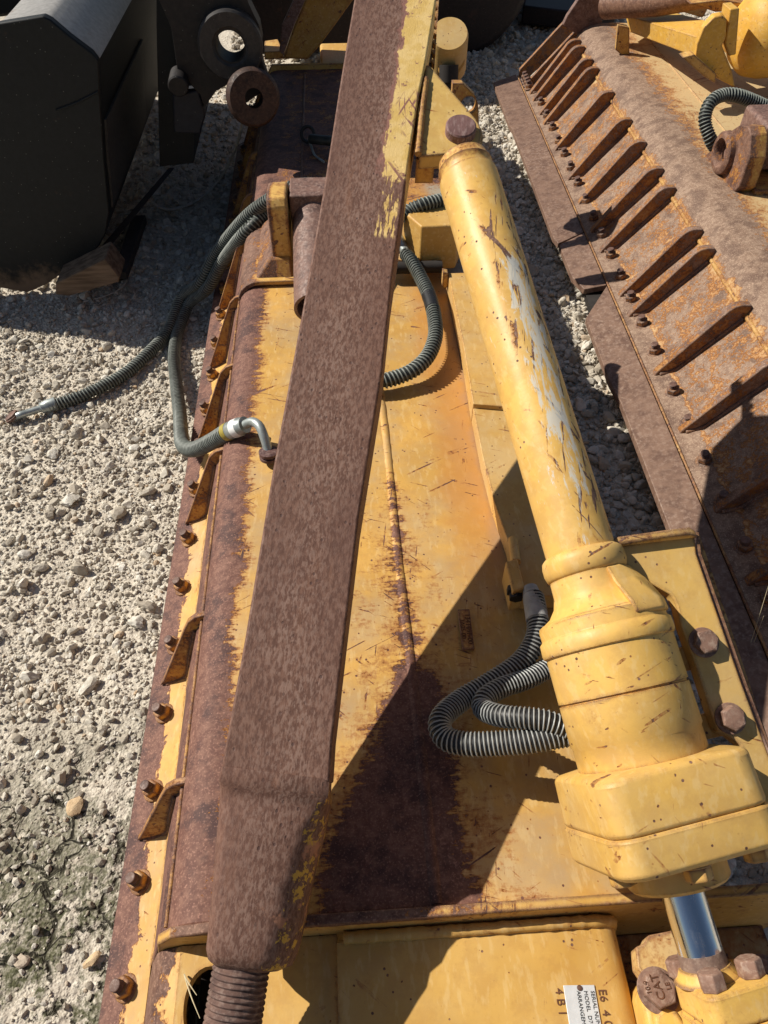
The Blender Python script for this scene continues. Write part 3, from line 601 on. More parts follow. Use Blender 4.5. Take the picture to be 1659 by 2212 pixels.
# toothed strip and end of a small cylinder behind the brace
tp = thing('serrated_strip', BP(935, 70, -.1), 'dark strip with yellow teeth running up beside the yellow side of the brace', 'serration')
teeth = [(917, 139), (922, 60), (927, -12)]
tl = []; ys = list(np.linspace(-8, 138, 8))
for y in ys[::-1]: tl += [(949-(y/138)*9, y), (938-(y/138)*6, y-4)]
mesh('strip', *prism([BP(p[0], p[1], -.09) for p in [(912, 142), (925, -14)]]+[BP(p[0]-7, p[1], -.09) for p in tl[::-1]], -BN*.02), plain('dark_strip_tone', (.045, .03, .025), .7), tp)  # flat dark strip, yellow triangles added along its right side
tb = MB()
for y in ys:
    x = 949-(y/138)*9; tb.add(prism([BP(x-10, y-8, -.086), BP(x, y-13, -.086), BP(x-1, y+2, -.086)], -BN*.012))
tb.build('teeth', painted('tooth_paint', .0, edge=.3), tp, smooth=0)
sc_ = thing('hydraulic_lock', PY(972, 75, 2.75), 'tan round capped end of a small hydraulic unit behind the top of the brace', 'hydraulic unit')
CAPM = painted('cap_paint', -.2, dust=.7, edge=.2, tint=(.50, .32, .10))
e0 = PY(971, 72, 2.75); ead = nrm(A(-.1, -.55, .8))
mesh('round_cap', *lathe(e0, ead, [(-.16, .060), (-.012, .062), (0, .058)], 40), CAPM, sc_, smooth=35)
mesh('valve_body', *prism([PY(945, 100, 2.76), PY(1006, 110, 2.76), PY(1004, 140, 2.76), PY(990, 165, 2.76), PY(948, 160, 2.76)], (0, .12, 0)), painted('valve_paint', -.1, edge=.5), sc_, bevel=.006, seg=3)
mesh('valve_stem', *lathe(PY(970, 140, 2.72), (0.0, -.3, -1), [(0, .032), (.05, .032), (.05, .02), (.16, .02)], 20), DARKB, sc_, smooth=35)
# second, lower bracket with a hole
lb = [(980, 180), (1002, 180), (1028, 206), (1035, 225), (1038, 300), (1030, 325), (1000, 330), (975, 260)]
lbp = thing('anchor_plate', PY(1010, 260, 2.35), 'dark yellow anchor plate with a round hole behind the triangular bracket', 'bracket')
p0_ = PY(1010, 250, 2.42); hcx = PY(1012, 228, 2.42)
mesh('plate', *plate_hole([PY(p[0]-2, p[1], 2.42) for p in lb], hcx, (.024, 0, 0), (0, 0, .026), (0, .03, 0)), painted('anchor_paint', -.02, edge=.8, tint=(.36, .20, .04)), lbp, bevel=.001)
# ================================================================== BIG CYLINDER
HC = thing('hydraulic_cylinder', (.36, .7, .42), 'long scratched yellow hydraulic cylinder with a chrome rod on the right of the blade', 'hydraulic cylinder')
C0 = PZ(1005, 365, .96); C1 = PZ(1490, 1980, .50); CA = nrm(C1-C0); cax, ca_u, ca_r = basis(CA, (0, 0, 1))
ca_r = -ca_r if ca_r[0] < 0 else ca_r       # ca_r points to +x, ca_u up
def CS(s, w=0.0, h=0.0): return C0+CA*s+ca_r*w+ca_u*h
def spy(py):                                 # distance along the axis measured in the photograph
    k = np.array([C0-CP, CA]); f = lambda s: 1106-FPX*((k[0]+s*k[1])@UP)/((k[0]+s*k[1])@FW)
    lo, hi = -.3, 2.0
    for _ in range(50):
        m_ = (lo+hi)/2
        if f(m_) < py: lo = m_
        else: hi = m_
    return lo
SP = {k: spy(k) for k in (345, 375, 1195, 1215, 1245, 1300, 1330, 1345, 1365, 1400, 1500, 1590, 1640, 1655, 1760, 1850, 1900, 2055, 2085, 2100)}
cs0 = float(CA@C0)
def tube_white(m):
    s = m.sub(m.dot(CA), cs0); w = m.sub(m.dot(ca_r), float(ca_r@C0))
    n = m.noise(1, 6, .75, v=m.vec(80, 16, 60, axes=(ca_r, CA, ca_u)), dist=.5)
    g = m.mul(m.rng(m.m('ABSOLUTE', m.add(w, -.008, m.mul(m.sub(s, .35), .03))), .040, .004), m.mul(m.rng(s, .12, .25), m.rng(s, .80, .45)))
    return m.mul(m.rng(m.add(n, m.mul(g, .20)), .63, .70), .8)
def tube_rust(m):
    s = m.sub(m.dot(CA), cs0)
    n = m.noise(1, 3, .6, v=m.vec(120, 12, 90, axes=(nrm(ca_r+CA*.22), CA, ca_u)), dist=.4)
    n2 = m.noise(1, 3, .6, v=m.vec(100, 10, 90, axes=(nrm(ca_r-CA*.5), CA, ca_u)), dist=.5)
    w = m.sub(m.dot(ca_r), float(ca_r@C0)); g = m.mul(m.rng(m.m('ABSOLUTE', m.sub(w, .010)), .048, .01), m.mul(m.rng(s, .02, .15), m.rng(s, .85, .5)))
    endr = m.mul(m.rng(s, .035, .0), .15)
    return m.add(m.mul(m.mul(m.mx(m.rng(n, .585, .62), m.rng(n2, .60, .63)), g), .42), endr)
TUM = painted('tube_paint', -0.17, tube_rust, scratch=.5, edge=.3, dust=.25, rough=.36, white=tube_white, tint=(.60, .36, .09))
HDM = painted('head_paint', -0.16, scratch=.65, edge=.5, dust=.35, rough=.38, tint=(.60, .36, .085))
s_ = SP[375]; RTU = .0480
mesh('end_cap', *lathe(CS(0), CA, [(SP[345], .032), (SP[345]+.003, .0405), (SP[345]+.016, .043), (SP[345]+.02, .0455), (SP[345]+.026, .043), (s_+.012, .0445)], 48), TUM, HC, smooth=30)
mesh('tube', *lathe(CS(0), CA, [(s_+.010, .0470), (s_+.016, RTU), (SP[1195]+.006, RTU)], 64), TUM, HC, smooth=35)
s_ = SP[1195]; e_ = SP[1245]
mesh('weld_ring', *lathe(CS(0), CA, [(s_, .0512), (s_+.004, .0555), (s_+.012, .0572), (e_-.012, .0572), (e_-.004, .055), (e_, .0515)], 64), HDM, HC, smooth=60)
n0 = SP[1245]-.003; n1 = SP[1330]
mesh('neck', *lathe(CS(0), CA, [(n0, .052), (n0+(n1-n0)*.4, .0525), (n0+(n1-n0)*.65, .057), (n0+(n1-n0)*.85, .066), (n1, .080)], 64), HDM, HC, smooth=50)
f0, f1, f2 = SP[1330], SP[1365], SP[1400]
mesh('flange_ring', *lathe(CS(0), CA, [(f0-.002, .078), (f0+.001, .0830), (f0+.006, .0842), (f1-.005, .0838), (f1-.003, .0845), (f1, .0878), (f2-.008, .0885), (f2-.003, .0875), (f2, .082)], 72), HDM, HC, smooth=45)
d_ = n1-n0
rib = loft([[CS(n0+a*d_, x*.85, h*.85) for x, h in q] for a, q in ((.0, ((.005, .062), (.03, .056), (.058, .03), (.03, .02))), (.42, ((.006, .074), (.046, .068), (.082, .030), (.03, .02))), (.95, ((.010, .100), (.066, .082), (.100, .03), (.03, .02))), (1.25, ((.012, .1015), (.070, .084), (.102, .03), (.03, .02))))])
mesh('neck_rib', *rib, HDM, HC, smooth=40, bevel=.005, seg=3)
#mesh('port_boss', *lathe(CS(f1+.004, .060, .068), A(*ca_u)+.5*ca_r, [(0, .013), (.008, .011), (.011, .007)], 24), HDM, HC, smooth=40)
RB_ = .0845; g1, g2, g3 = SP[1500]-.004, SP[1590]-.002, SP[1640]
mesh('barrel', *lathe(CS(0), CA, [(f2-.004, RB_), (g1, RB_), (g1+.0006, RB_-.0025), (g1+.003, RB_-.0025), (g1+.0036, RB_), (g2, RB_), (g2+.003, RB_-.002), (g3, RB_-.002), (g3+.006, RB_+.006)], 80), HDM, HC, smooth=35)
def rsq(s, hw, r, n=5, dw=0.0, dh=0.0):
    out = []
    for cx_, cy_, a0 in ((1, 1, 0), (-1, 1, 90), (-1, -1, 180), (1, -1, 270)):
        for k in range(n): a = math.radians(a0+90*k/(n-1)); out.append(CS(s, dw+cx_*(hw-r)+r*math.cos(a), dh+cy_*(hw-r)+r*math.sin(a)))
    return out
h0, h1_, h2_ = SP[1640], SP[1760], SP[1850]-.004
def wav(loops, amp, seed):
    g = np.random.default_rng(seed); return [[p+CA*g.normal(0, amp) for p in l] for l in loops]
mesh('head_block', *loft([rsq(h0, .087, .076), rsq(h0+.004, .096, .036), rsq(h0+.009, .0985, .028), rsq(h1_-.002, .1000, .028), rsq(h1_-.0005, .0975, .028)]), HDM, HC, smooth=40, bevel=.003)
mesh('head_flange', *loft([rsq(h1_, .0985, .030), rsq(h1_+.002, .1015, .030), rsq(h2_-.006, .1018, .030), rsq(h2_, .097, .030)]), HDM, HC, smooth=40, bevel=.003)
q0 = h2_; q1 = SP[1900]+.004
mesh('gland', *lathe(CS(0), CA, [(q0-.004, .0615), (q1-.004, .0615), (q1, .058), (q1, .0265)], 56, cap=False), HDM, HC, smooth=35)
CHR = M('chrome', .13, 1.0); CHR.col((.72, .72, .72)); nn = CHR.noise(1, 4, .7, v=CHR.vec(160, 30, 160, axes=(ca_r, CA, ca_u))); CHR.rgh(CHR.rng(nn, .35, .7, .10, .28)); CHR.bump(nn, .04, .0006)
mesh('chrome_rod', *lathe(CS(0), CA, [(SP[1760], .0262), (SP[2055], .0262)], 64), CHR.mat, HC, smooth=35)
c0_ = SP[2055]-.001
mesh('rod_collar', *lathe(CS(0), CA, [(c0_, .0268), (c0_+.015, .0275), (c0_+.022, .0295), (c0_+.034, .032)], 48), rusty('collar_rust', ((.10, .06, .05), (.20, .13, .10), (.30, .22, .17)), bump=.2), HC, smooth=50)
HBM = painted('head_bolt_paint', -.12, edge=.6)
for w, h in ((-.074, .014), (-.008, .076), (.076, .062), (.078, -.045)):
    hb = MB(); hb.add(lathe(CS(h2_-.002, w, h), CA, [(0, .0185), (.005, .0185)], 24)).add(hexprism(CS(h2_+.003, w, h), CA, .0165, .015, rot=.4))
    hb.build('head_bolt', HBM, HC, bevel=.0012)
mesh('side_pipe', *tube([CS(SP[345]+.03, .045, -.034), CS(.5, .050, -.034), CS(SP[1195], .056, -.034)], .012, 16, sp=False), TUM, HC, smooth=60)
# ---- guard plate along the right side of the cylinder
GD = thing('cylinder_guard', (.5, .4, .4), 'long yellow cover plate with two rusty bolts beside the cylinder head', 'guard')
GN = nrm(np.cross(A(1, 0, .0)-CA*CA[0], CA)); GN = GN if GN[2] > 0 else -GN
g0 = CS(SP[1400], 0, .012)
GP = lambda px, py, off=0.0: PL(px, py, g0+GN*off, GN)
gp = [(1334, 1186), (1345, 1178), (1420, 1165), (1500, 1147), (1505, 1196), (1551, 1327), (1600, 1468), (1659, 1625), (1730, 1810), (1640, 1790), (1625, 1700), (1600, 1610), (1578, 1592), (1551, 1578), (1534, 1534), (1504, 1440), (1473, 1355), (1462, 1308), (1456, 1294), (1448, 1283), (1353, 1229)]
GDM = painted('guard_paint', -.18, edge=.6, dust=.55, scratch=.7, rough=.36, tint=(.56, .35, .095))
mesh('cover_plate', *prism([GP(*p) for p in gp], -GN*.022), GDM, GD, bevel=.0025, seg=3)
mesh('side_lip', *prism([GP(1503, 1150, .002), GP(1508, 1196, .002), GP(1554, 1327, .002), GP(1603, 1468, .002), GP(1662, 1625, .002), GP(1733, 1810, .002), GP(1733, 1810, -.06), GP(1662, 1625, -.06), GP(1603, 1468, -.06), GP(1554, 1327, -.06), GP(1508, 1196, -.06), GP(1503, 1150, -.06)], A(.004, 0, 0)), painted('guard_side', .05, edge=.4), GD)
ef = [GP(1322, 1166, .010), GP(1335, 1158, .012), GP(1440, 1144, .014), GP(1488, 1137, .014), GP(1502, 1146, .010)]
ef2 = [p-GN*.055 for p in ef[::-1]]
mesh('end_flange', *prism(ef+ef2, CA*.010), painted('flange_edge', -.02, edge=1.2, dust=.2), GD, bevel=.002)
for (px, py) in ((1351, 1350), (1540, 1500)): pass
for c, w in ((1.25, .0), (1.33, .0)): pass
def hexbolt(name, c, ax, r, h, mat, parent, wash=True, rot=.3, flange=None):
    b = MB(); c = np.array(c)
    if wash: b.add(lathe(c, ax, [(0, r*1.22), (.003, r*1.22)], 28)); c = c+nrm(ax)*.003
    b.add(hexprism(c, ax, r, h, rot=rot)); b.add(lathe(c, ax, [(h*.9, r*.80), (h*1.02, r*.78)], 24)); return b.build(name, mat, parent, bevel=.0013)
BOLTM = rusty('bolt_rust', ((.13, .07, .05), (.24, .14, .10), (.36, .26, .20)), bump=.2)
hexbolt('bolt', GP(1519, 1388), GN, .0165, .011, BOLTM, GD, rot=.2); hexbolt('bolt', GP(1576, 1552), GN, .0165, .011, BOLTM, GD, rot=.5)
for s in (SP[1400]+.035, SP[1640]-.02): mesh('tab', *obox(CS(s, .096, -.008), CA, ca_r, ca_u, .016, .022, .006), PAINT, HC, bevel=.0015)
#mesh('tie_bar', *prism([CS(n0, .06, .0), CS(n0, .078, .0), CS(n1, .112, .0), CS(n1, .094, .0)], ca_u*.02), PAINT, HC, bevel=.001)
# ---- rod yoke with its bolts
YK = thing('rod_yoke', CS(SP[2100]+.06, 0, -.05), 'yellow bolted yoke block gripping the end of the chrome rod', 'yoke')
YM = painted('yoke_paint', -.13, edge=.6, dust=.2, scratch=.5, tint=(.62, .37, .075))
sf = SP[2100]+.004
def yl(s, hw, hh, r, n=5, dw=.011, dh=.012):
    return [CS(s, dw+sx*(hw-r)+r*math.cos(math.radians(a0+90*k/(n-1))), dh+sy*(hh-r)+r*math.sin(math.radians(a0+90*k/(n-1)))) for sx, sy, a0 in ((1, 1, 0), (-1, 1, 90), (-1, -1, 180), (1, -1, 270)) for k in range(n)]
mesh('cap_block', *loft([yl(sf, .041, .044, .014), yl(sf+.003, .044, .047, .015), yl(sf+.034, .045, .048, .015), yl(sf+.036, .043, .046, .015)]), YM, YK, smooth=40, bevel=.002)
mesh('lower_block', *loft([yl(sf+.037, .044, .047, .015), yl(sf+.039, .047, .050, .016), yl(sf+.20, .050, .053, .018)]), YM, YK, smooth=40, bevel=.002)
mesh('rod_socket', *lathe(CS(sf-.012), CA, [(0, .0300), (.008, .034), (.014, .040)], 40), YM, YK, smooth=50)
for i, (w, h, r) in enumerate(((-.018, .040, .0155), (.034, .034, .0155), (-.026, -.024, .0150))):
    hexbolt('bolt', CS(sf, w+.004, h), -CA, r, .019, BOLTM, YK, wash=False, rot=.3+.3*i)
#mesh('socket_cup', *lathe(CS(c0_+.03, 0, -.002), CA, [(0, .036), (.02, .046), (.05, .05)], 40), YM, YK, smooth=50)
def yk(z, pts): return [PZ(a, b, z) for a, b in pts]
# clamp lobes at both sides with the big cap screws
CL = thing('bearing_cap', PZ(1440, 2180, .38), 'lower right yellow bearing cap under the large rusty screw marked with letters', 'bearing cap')
zl = .405
lob = [(1386, 2150), (1390, 2128), (1400, 2112), (1420, 2104), (1445, 2112), (1462, 2132), (1475, 2160), (1500, 2205), (1530, 2280), (1420, 2300), (1400, 2220)]
mesh('lobe', *prism(yk(zl, lob), (0, 0, -.16)), YM, CL, bevel=.009, seg=4)
mesh('raised_pad', *prism(yk(zl+.004, [(1412, 2190), (1435, 2172), (1462, 2178), (1485, 2215), (1505, 2270), (1420, 2280)]), (0, 0, -.02)), YM, CL, bevel=.006, seg=4)
mesh('base_plate', *prism(yk(.392, [(1374, 2045), (1392, 2038), (1400, 2020), (1520, 1996), (1560, 2060), (1500, 2240), (1412, 2240), (1392, 2110), (1378, 2090)]), (0, 0, -.03)), painted('base_plate_paint', -.02, edge=.5, dust=.8), BL, bevel=.002)
bb = hexbolt('cap_screw', PZ(1421, 2140, zl), (0, 0, 1), .0215, .012, BOLTM, CL, rot=.25)
bc = PZ(1421, 2131, zl+.016)
mesh('screw_letters', *text_mesh('CAT', .0145, bc, A(.12, -1, 0)*-1, A(-1, 0, 0), .0003), STAMP, bb, smooth=0)
mesh('screw_letters', *text_mesh('10.9', .0085, bc-A(.013, 0, 0), A(.12, -1, 0)*-1, A(-1, 0, 0), .0003), STAMP, bb, smooth=0)
mesh('screw_letters', *text_mesh('LE', .0085, bc+A(.013, 0, 0), A(.12, -1, 0)*-1, A(-1, 0, 0), .0003), STAMP, bb, smooth=0)
CR = thing('bearing_cap', PZ(1650, 2120, .38), 'yellow bearing cap with a tilted rusty screw at the right picture edge', 'bearing cap')
mesh('lobe', *prism(yk(.40, [(1622, 2088), (1640, 2072), (1690, 2070), (1720, 2120), (1740, 2240), (1660, 2240), (1640, 2140)]), (0, 0, -.16)), YM, CR, bevel=.008, seg=3)
hexbolt('cap_screw', PZ(1652, 2112, .40), (-.3, 0, 1), .0215, .012, BOLTM, CR, rot=.6)
# ================================================================== HOSES
HR = M('hose_rubber', .5, 0, .4); HR.col(HR.mix(HR.rng(HR.noise(25, 5), .35, .65), (.014, .017, .016), (.03, .034, .031))); HR = HR.mat
COIL = plain('grey_green_coil', (.16, .175, .155), .58, 0.0, .3, 60)
COILS = plain('steel_coil', (.30, .31, .30), .5, .1, .2, 80)
BLK = plain('black_rubber', (.012, .012, .013), .5)
FIT = plain('zinc_fitting', (.33, .36, .35), .4, .5, .25, 40)
def hose(label, pts, R=.0165, coil=COIL, core=HR, wire=.0023, pitch=.0098, name='hydraulic_hose', spans=None, sleeve=None, group='spiral wrapped hydraulic hoses'):
    pts = [np.array(p, float) for p in pts]; t = thing(name, pts[0], label, 'hose', group)
    C = spline(pts, .004); L = len(C); mesh('rubber_core', *tube(C, R-wire*1.1, 12, sp=False), core, t, smooth=60)
    for a, b in (spans or [(0, 1)]):
        seg = C[int(a*L):max(int(b*L), int(a*L)+4)]; mesh('coil_wrap', *helix(seg, R-wire*.4, wire, pitch), coil, t, smooth=60)
    return t
# long hose reaching out over the gravel
Q = lambda *a: PZ(*a)
gl = lambda px, py, h=.018: (lambda p: A(p[0], p[1], float(gz(p[0], p[1]))+h))(PZ(px, py, .01))
h1 = hose('long ribbed grey hose crossing the lip and stretching left over the gravel', [Q(760, 395, .56), Q(700, 399, .56), Q(640, 402, .54), Q(588, 428, .50), Q(540, 462, .435), Q(500, 505, .345), Q(462, 555, .24), Q(432, 612, .14), gl(400, 668, .06), gl(366, 722, .03), gl(325, 770, .024), gl(275, 812, .022), gl(215, 848, .022), gl(155, 871, .022), gl(105, 885, .024)], R=.0185)
e = gl(104, 885, .024); e2 = gl(66, 897, .026); e3 = gl(30, 903, .012)
mesh('crimp_fitting', *lathe(e, e2-e, [(-.03, .0185), (-.028, .0200), (.0, .0200), (.004, .018), (.016, .017), (.018, .015)], 28), FIT, h1, smooth=35)
mesh('fitting_pipe', *tube([e, e2, gl(45, 904, .024), e3], .0105, 16), FIT, h1, smooth=60)
mesh('flange_ring', *lathe(gl(30, 903, .014), (-.5, .1, .85), [(-.003, .016), (0, .024), (.006, .024), (.008, .021), (.012, .021), (.014, .015)], 28), rusty('ring_rust'), h1, smooth=35)
h2 = hose('ribbed hose that kinks by the lip and ends in a zinc elbow on the blade', [Q(750, 436, .50), Q(700, 432, .50), Q(640, 433, .50), Q(585, 455, .445), Q(532, 500, .40), Q(484, 560, .26), Q(449, 622, .14), gl(414, 676, .05), gl(386, 722, .025), Q(376, 770, .03), Q(381, 830, .045), Q(388, 890, .085), Q(391, 935, .145), Q(396, 962, .195), Q(418, 971, .25), Q(455, 955, .33), Q(497, 929, .415)], R=.0185)
a, b = Q(490, 933, .405), Q(548, 910, .455)
mesh('crimp_fitting', *lathe(a, b-a, [(0, .0185), (.002, .0195), (.022, .0195), (.024, .020), (.046, .020), (.05, .018), (.06, .018)], 28), FIT, h2, smooth=35)
mesh('identification_band', *lathe(a, b-a, [(-.004, .0192), (.010, .0200)], 28), plain('yellow_tag', (.42, .33, .06), .5), h2, smooth=35)
mesh('white_label', *lathe(a, b-a, [(.026, .0204), (.044, .0204)], 28), plain('white_sticker', (.7, .7, .68), .5), h2, smooth=35)
mesh('elbow_pipe', *tube([Q(530, 917, .445), Q(545, 911, .458), Q(560, 920, .462), Q(570, 942, .450), Q(577, 965, .432), Q(580, 980, .420)], .0098, 18, .004), FIT, h2, smooth=60)
mesh('flange_ring', *lathe(Q(580, 972, .432), (.02, -.15, -1), [(0, .014), (.003, .021), (.009, .021), (.010, .017), (.013, .017), (.014, .021), (.020, .021), (.022, .019)], 30), rusty('cap_rust', ((.05, .02, .02), (.12, .06, .05), (.3, .2, .17))), h2, smooth=35)
h3 = hose('grey hose looping over the blade between the brace and the long cylinder', [Q(876, 548, .455), Q(890, 566, .455), Q(910, 602, .45), Q(929, 645, .45), Q(939, 690, .447), Q(940, 728, .445), Q(925, 768, .44), Q(895, 798, .435), Q(858, 815, .43), Q(820, 824, .43), Q(770, 826, .43), Q(720, 815, .43)], R=.0175)
mesh('bent_pipe', *tube([Q(830, 430, .47), Q(848, 480, .46), Q(862, 515, .46), Q(878, 550, .455)], .0125, 16), FIT, h3, smooth=60)
C = spline([Q(926, 638, .45), Q(931, 652, .45), Q(935, 668, .449)], .004); mesh('tape', *tube(C, .0186, 16, sp=False), BLK, h3, smooth=60)
h4 = hose('short sunlit hose crossing between the brace and the cylinder end cap', [Q(820, 478, .52), Q(868, 466, .53), Q(890, 452, .54), Q(915, 442, .55), Q(950, 434, .55), Q(1000, 425, .54)], R=.0185)
h5 = hose('hose with bright steel coils making the larger loop beside the barrel', [Q(1152, 1285, .47), Q(1160, 1330, .47), Q(1158, 1378, .465), Q(1125, 1430, .455), Q(1060, 1475, .45), Q(995, 1513, .45), Q(952, 1555, .465), Q(962, 1594, .47), Q(1010, 1607, .48), Q(1080, 1606, .49), Q(1150, 1600, .50), Q(1215, 1588, .505), Q(1290, 1575, .50)], R=.0175, coil=COILS, core=BLK, wire=.0013, pitch=.0062)
h6 = hose('hose with bright steel coils making the inner smaller loop beside the barrel', [Q(1230, 1425, .44), Q(1190, 1440, .445), Q(1140, 1466, .455), Q(1085, 1485, .465), Q(1048, 1508, .47), Q(1044, 1532, .475), Q(1080, 1546, .50), Q(1130, 1551, .515), Q(1180, 1558, .52), Q(1225, 1575, .515), Q(1290, 1590, .505)], R=.0160, coil=COILS, core=BLK, wire=.0013, pitch=.0062)
mesh('grey_sleeve', *lathe(Q(1150, 1290, .47), Q(1162, 1345, .47)-Q(1150, 1290, .47), [(-.02, .012), (0, .016), (.04, .0185), (.045, .0185)], 24), plain('grey_cuff', (.30, .30, .29), .6), h5, smooth=40)
vb = thing('valve_block', Q(1112, 1240, .43), 'small tan valve block with a black plug at the edge of the raised side plate', 'valve')
mesh('body', *prism([Q(p[0], p[1], .475) for p in ((1092, 1212), (1118, 1206), (1134, 1270), (1108, 1278))], (0, 0, -.06)), PAINT, vb, bevel=.003, seg=3)
mesh('pipe', *tube([Q(1108, 1165, .44), Q(1114, 1215, .45)], .009, 14, sp=False), PAINT, vb)
mesh('plug', *lathe(Q(1113, 1270, .458), (-.1, -1, -.1), [(0, .016), (.01, .016), (.012, .012), (.022, .012)], 6), BLK, vb)
# hose end with a twisted wire near the far part of the blade
hw = thing('wire_loop', Q(665, 300, .43), 'small dark ring with frayed wire on the shaded far part of the blade', 'wire')
mesh('ring', *tube([Q(665, 290, .43)+A(.022*math.cos(t), .01*math.sin(t), .022*math.sin(t)) for t in np.linspace(0, 6.28, 16)], .006, 8, .01), BLK, hw, smooth=60)
mesh('hose_stub', *tube([Q(672, 300, .43), Q(700, 303, .44), Q(740, 306, .45)], .016, 14), HR, hw, smooth=60)
mesh('bare_wire', *tube([Q(666, 298, .43), Q(672, 315, .41), Q(680, 335, .408), Q(700, 350, .41)], .004, 8), FIT, hw, smooth=60)
# ================================================================== RUSTY BLADE ON THE RIGHT
def RBp(x, y, z): return A(x+.88+.0245*y, y, z)
def rrun(prof, y0, y1, th):
    P = np.array(prof, float); N = []
    for i in range(len(P)): t = P[min(i+1, len(P)-1)]-P[max(i-1, 0)]; t /= np.linalg.norm(t); N.append((t[1], -t[0]))
    L = np.vstack([P, (P+np.array(N)*th)[::-1]]); d = RBp(0, y1, 0)-RBp(0, y0, 0)
    return prism([RBp(x, y0, z) for x, z in L], d)
RB = thing('dozer_blade', (1.0, 2.0, 0), 'rust brown dozer blade with long slanted gussets lying on the gravel at the right', 'dozer blade')
def rb_extra(m):
    X = m.sub(m.x, m.add(m.mul(m.y, .0245), .88)); n = m.sub(m.noise(18, 6, .7), .5); n2 = m.sub(m.noise(60, 5, .7), .5)
    Xn = m.add(X, m.mul(n, .05))
    low = m.rng(Xn, .035, .02, 0, .30); slope = m.mul(m.mul(m.rng(Xn, .03, .05), m.rng(Xn, .20, .16)), .10)
    rdg = m.mul(m.mul(m.rng(Xn, .19, .205), m.rng(m.add(Xn, m.mul(n2, .16)), .38, .27)), .24)
    top = m.rng(Xn, .36, .44, 0, -.12)
    return m.add(low, slope, rdg, top)
def rb_dust(m):
    X = m.sub(m.x, m.add(m.mul(m.y, .0245), .88)); return m.rng(X, .34, .48, .35, .95)
RBM = painted('rusted_blade', 0.025, rb_extra, scratch=.4, edge=.4, dust=.55, dustfn=rb_dust, rough=.6, tint=(.40, .275, .14), rust=((.105, .060, .042), (.19, .118, .080), (.29, .20, .14)))
rprof = [(-.03, .112), (.045, .140), (.188, .312)]+[(.193, .330), (.205, .350), (.225, .367), (.255, .381), (.30, .390), (.36, .391)]+[(.44, .388), (.62, .383), (.95, .372)]
mesh('moldboard', *rrun(rprof, .3, 3.98, .02), RBM, RB, smooth=30, bevel=.002)
RCM = rusty('edge_rust', ((.11, .06, .042), (.20, .12, .083), (.29, .20, .15)), rough=.6, scale=.7)
def cedge(ps): mesh('cutting_edge', *prism([RBp(x, y, .082 if x < -.06 else .108) for x, y in ps], (0, 0, -.022)), RCM, RB, bevel=.002)
cedge([(-.032, 3.60), (-.135, 3.52), (-.15, 3.62), (-.15, 4.16), (-.10, 4.20), (-.032, 4.19)])
cedge([(-.032, 2.56), (-.13, 2.53), (-.14, 2.58), (-.142, 3.59), (-.032, 3.595)])
cedge([(-.032, 2.20), (-.10, 2.22), (-.125, 2.30), (-.128, 2.52), (-.032, 2.555)])
cedge([(-.032, .3), (-.118, .3), (-.122, 1.62), (-.132, 1.72), (-.131, 2.05), (-.032, 2.195)])
mesh('support', *rrun([(-.09, .06), (.0, .08)], .3, 4.1, .10), DARKB, RB)
bead([RBp(-.03, .32, .113), RBp(-.03, 4.15, .113)], .0035, 'weld_seam', RB, painted('rb_weld', .0, edge=.3, tint=(.40, .26, .11)))
bead([RBp(.189, .32, .318), RBp(.189, 3.9, .318)], .007, 'weld_seam', RB, painted('rb_weld2', -.02, edge=.3, tint=(.48, .29, .09)))
for xx, zz in ((.47, .387), (.66, .3825)): bead([RBp(xx, .4, zz), RBp(xx, 3.8, zz)], .004, 'weld_seam', RB, RBM, flat=.4)
def rg_mb(pts, y):
    g = MB().add(prism([RBp(x, y, z) for x, z in pts], (0, .025, 0)))
    for yy in (y-.001, y+.026): g.add(tube([RBp(.0, yy, .126), RBp(.045, yy, .142), RBp(.11, yy, .220), RBp(.185, yy, .310)], .007, 6, .015))
    return np.vstack(g.V), g.F
RGM = painted('rb_gusset', .10, edge=1.0, scratch=.2, tint=(.30, .17, .06), rust=((.09, .05, .038), (.17, .10, .072), (.27, .18, .13)))
for y in (.72, .93, 1.15, 1.44, 1.69, 1.99, 2.105, 2.386, 2.53, 2.75, 2.955, 3.235, 3.51, 3.62, 3.79, 3.88):
    pts = [(-.014, .112), (-.010, .130), (.135, .335), (.150, .347), (.168, .352), (.194, .350), (.198, .335), (.186, .305), (.05, .138)]
    mesh('gusset', *rg_mb(pts, y), RGM, RB, bevel=.0025)
first = nut(RB, RBp(.016, 1.034, .125), (-.3, 0, 1), painted('rb_nut', .08, edge=.9, tint=(.36, .22, .10), rust=((.05, .03, .025), (.13, .075, .055), (.24, .17, .13))), r=.019)
for y in (.887, 1.181, 1.325, 1.466, 1.604, 1.794, 1.939, 2.075, 2.21, 2.347, 2.489, 2.618, 2.754, 2.90, 3.04, 3.17, 3.30, 3.44, 3.58, 3.73, 3.95, 3.99, 4.03, 4.07):
    n = first.copy(); COL.objects.link(n); n.parent = RB; d = RBp(.016 if y < 3.9 else -.005, y, .125)-RBp(.016, 1.034, .125); n.location = Vector(d)
    for ch in first.children: q = ch.copy(); COL.objects.link(q); q.parent = n
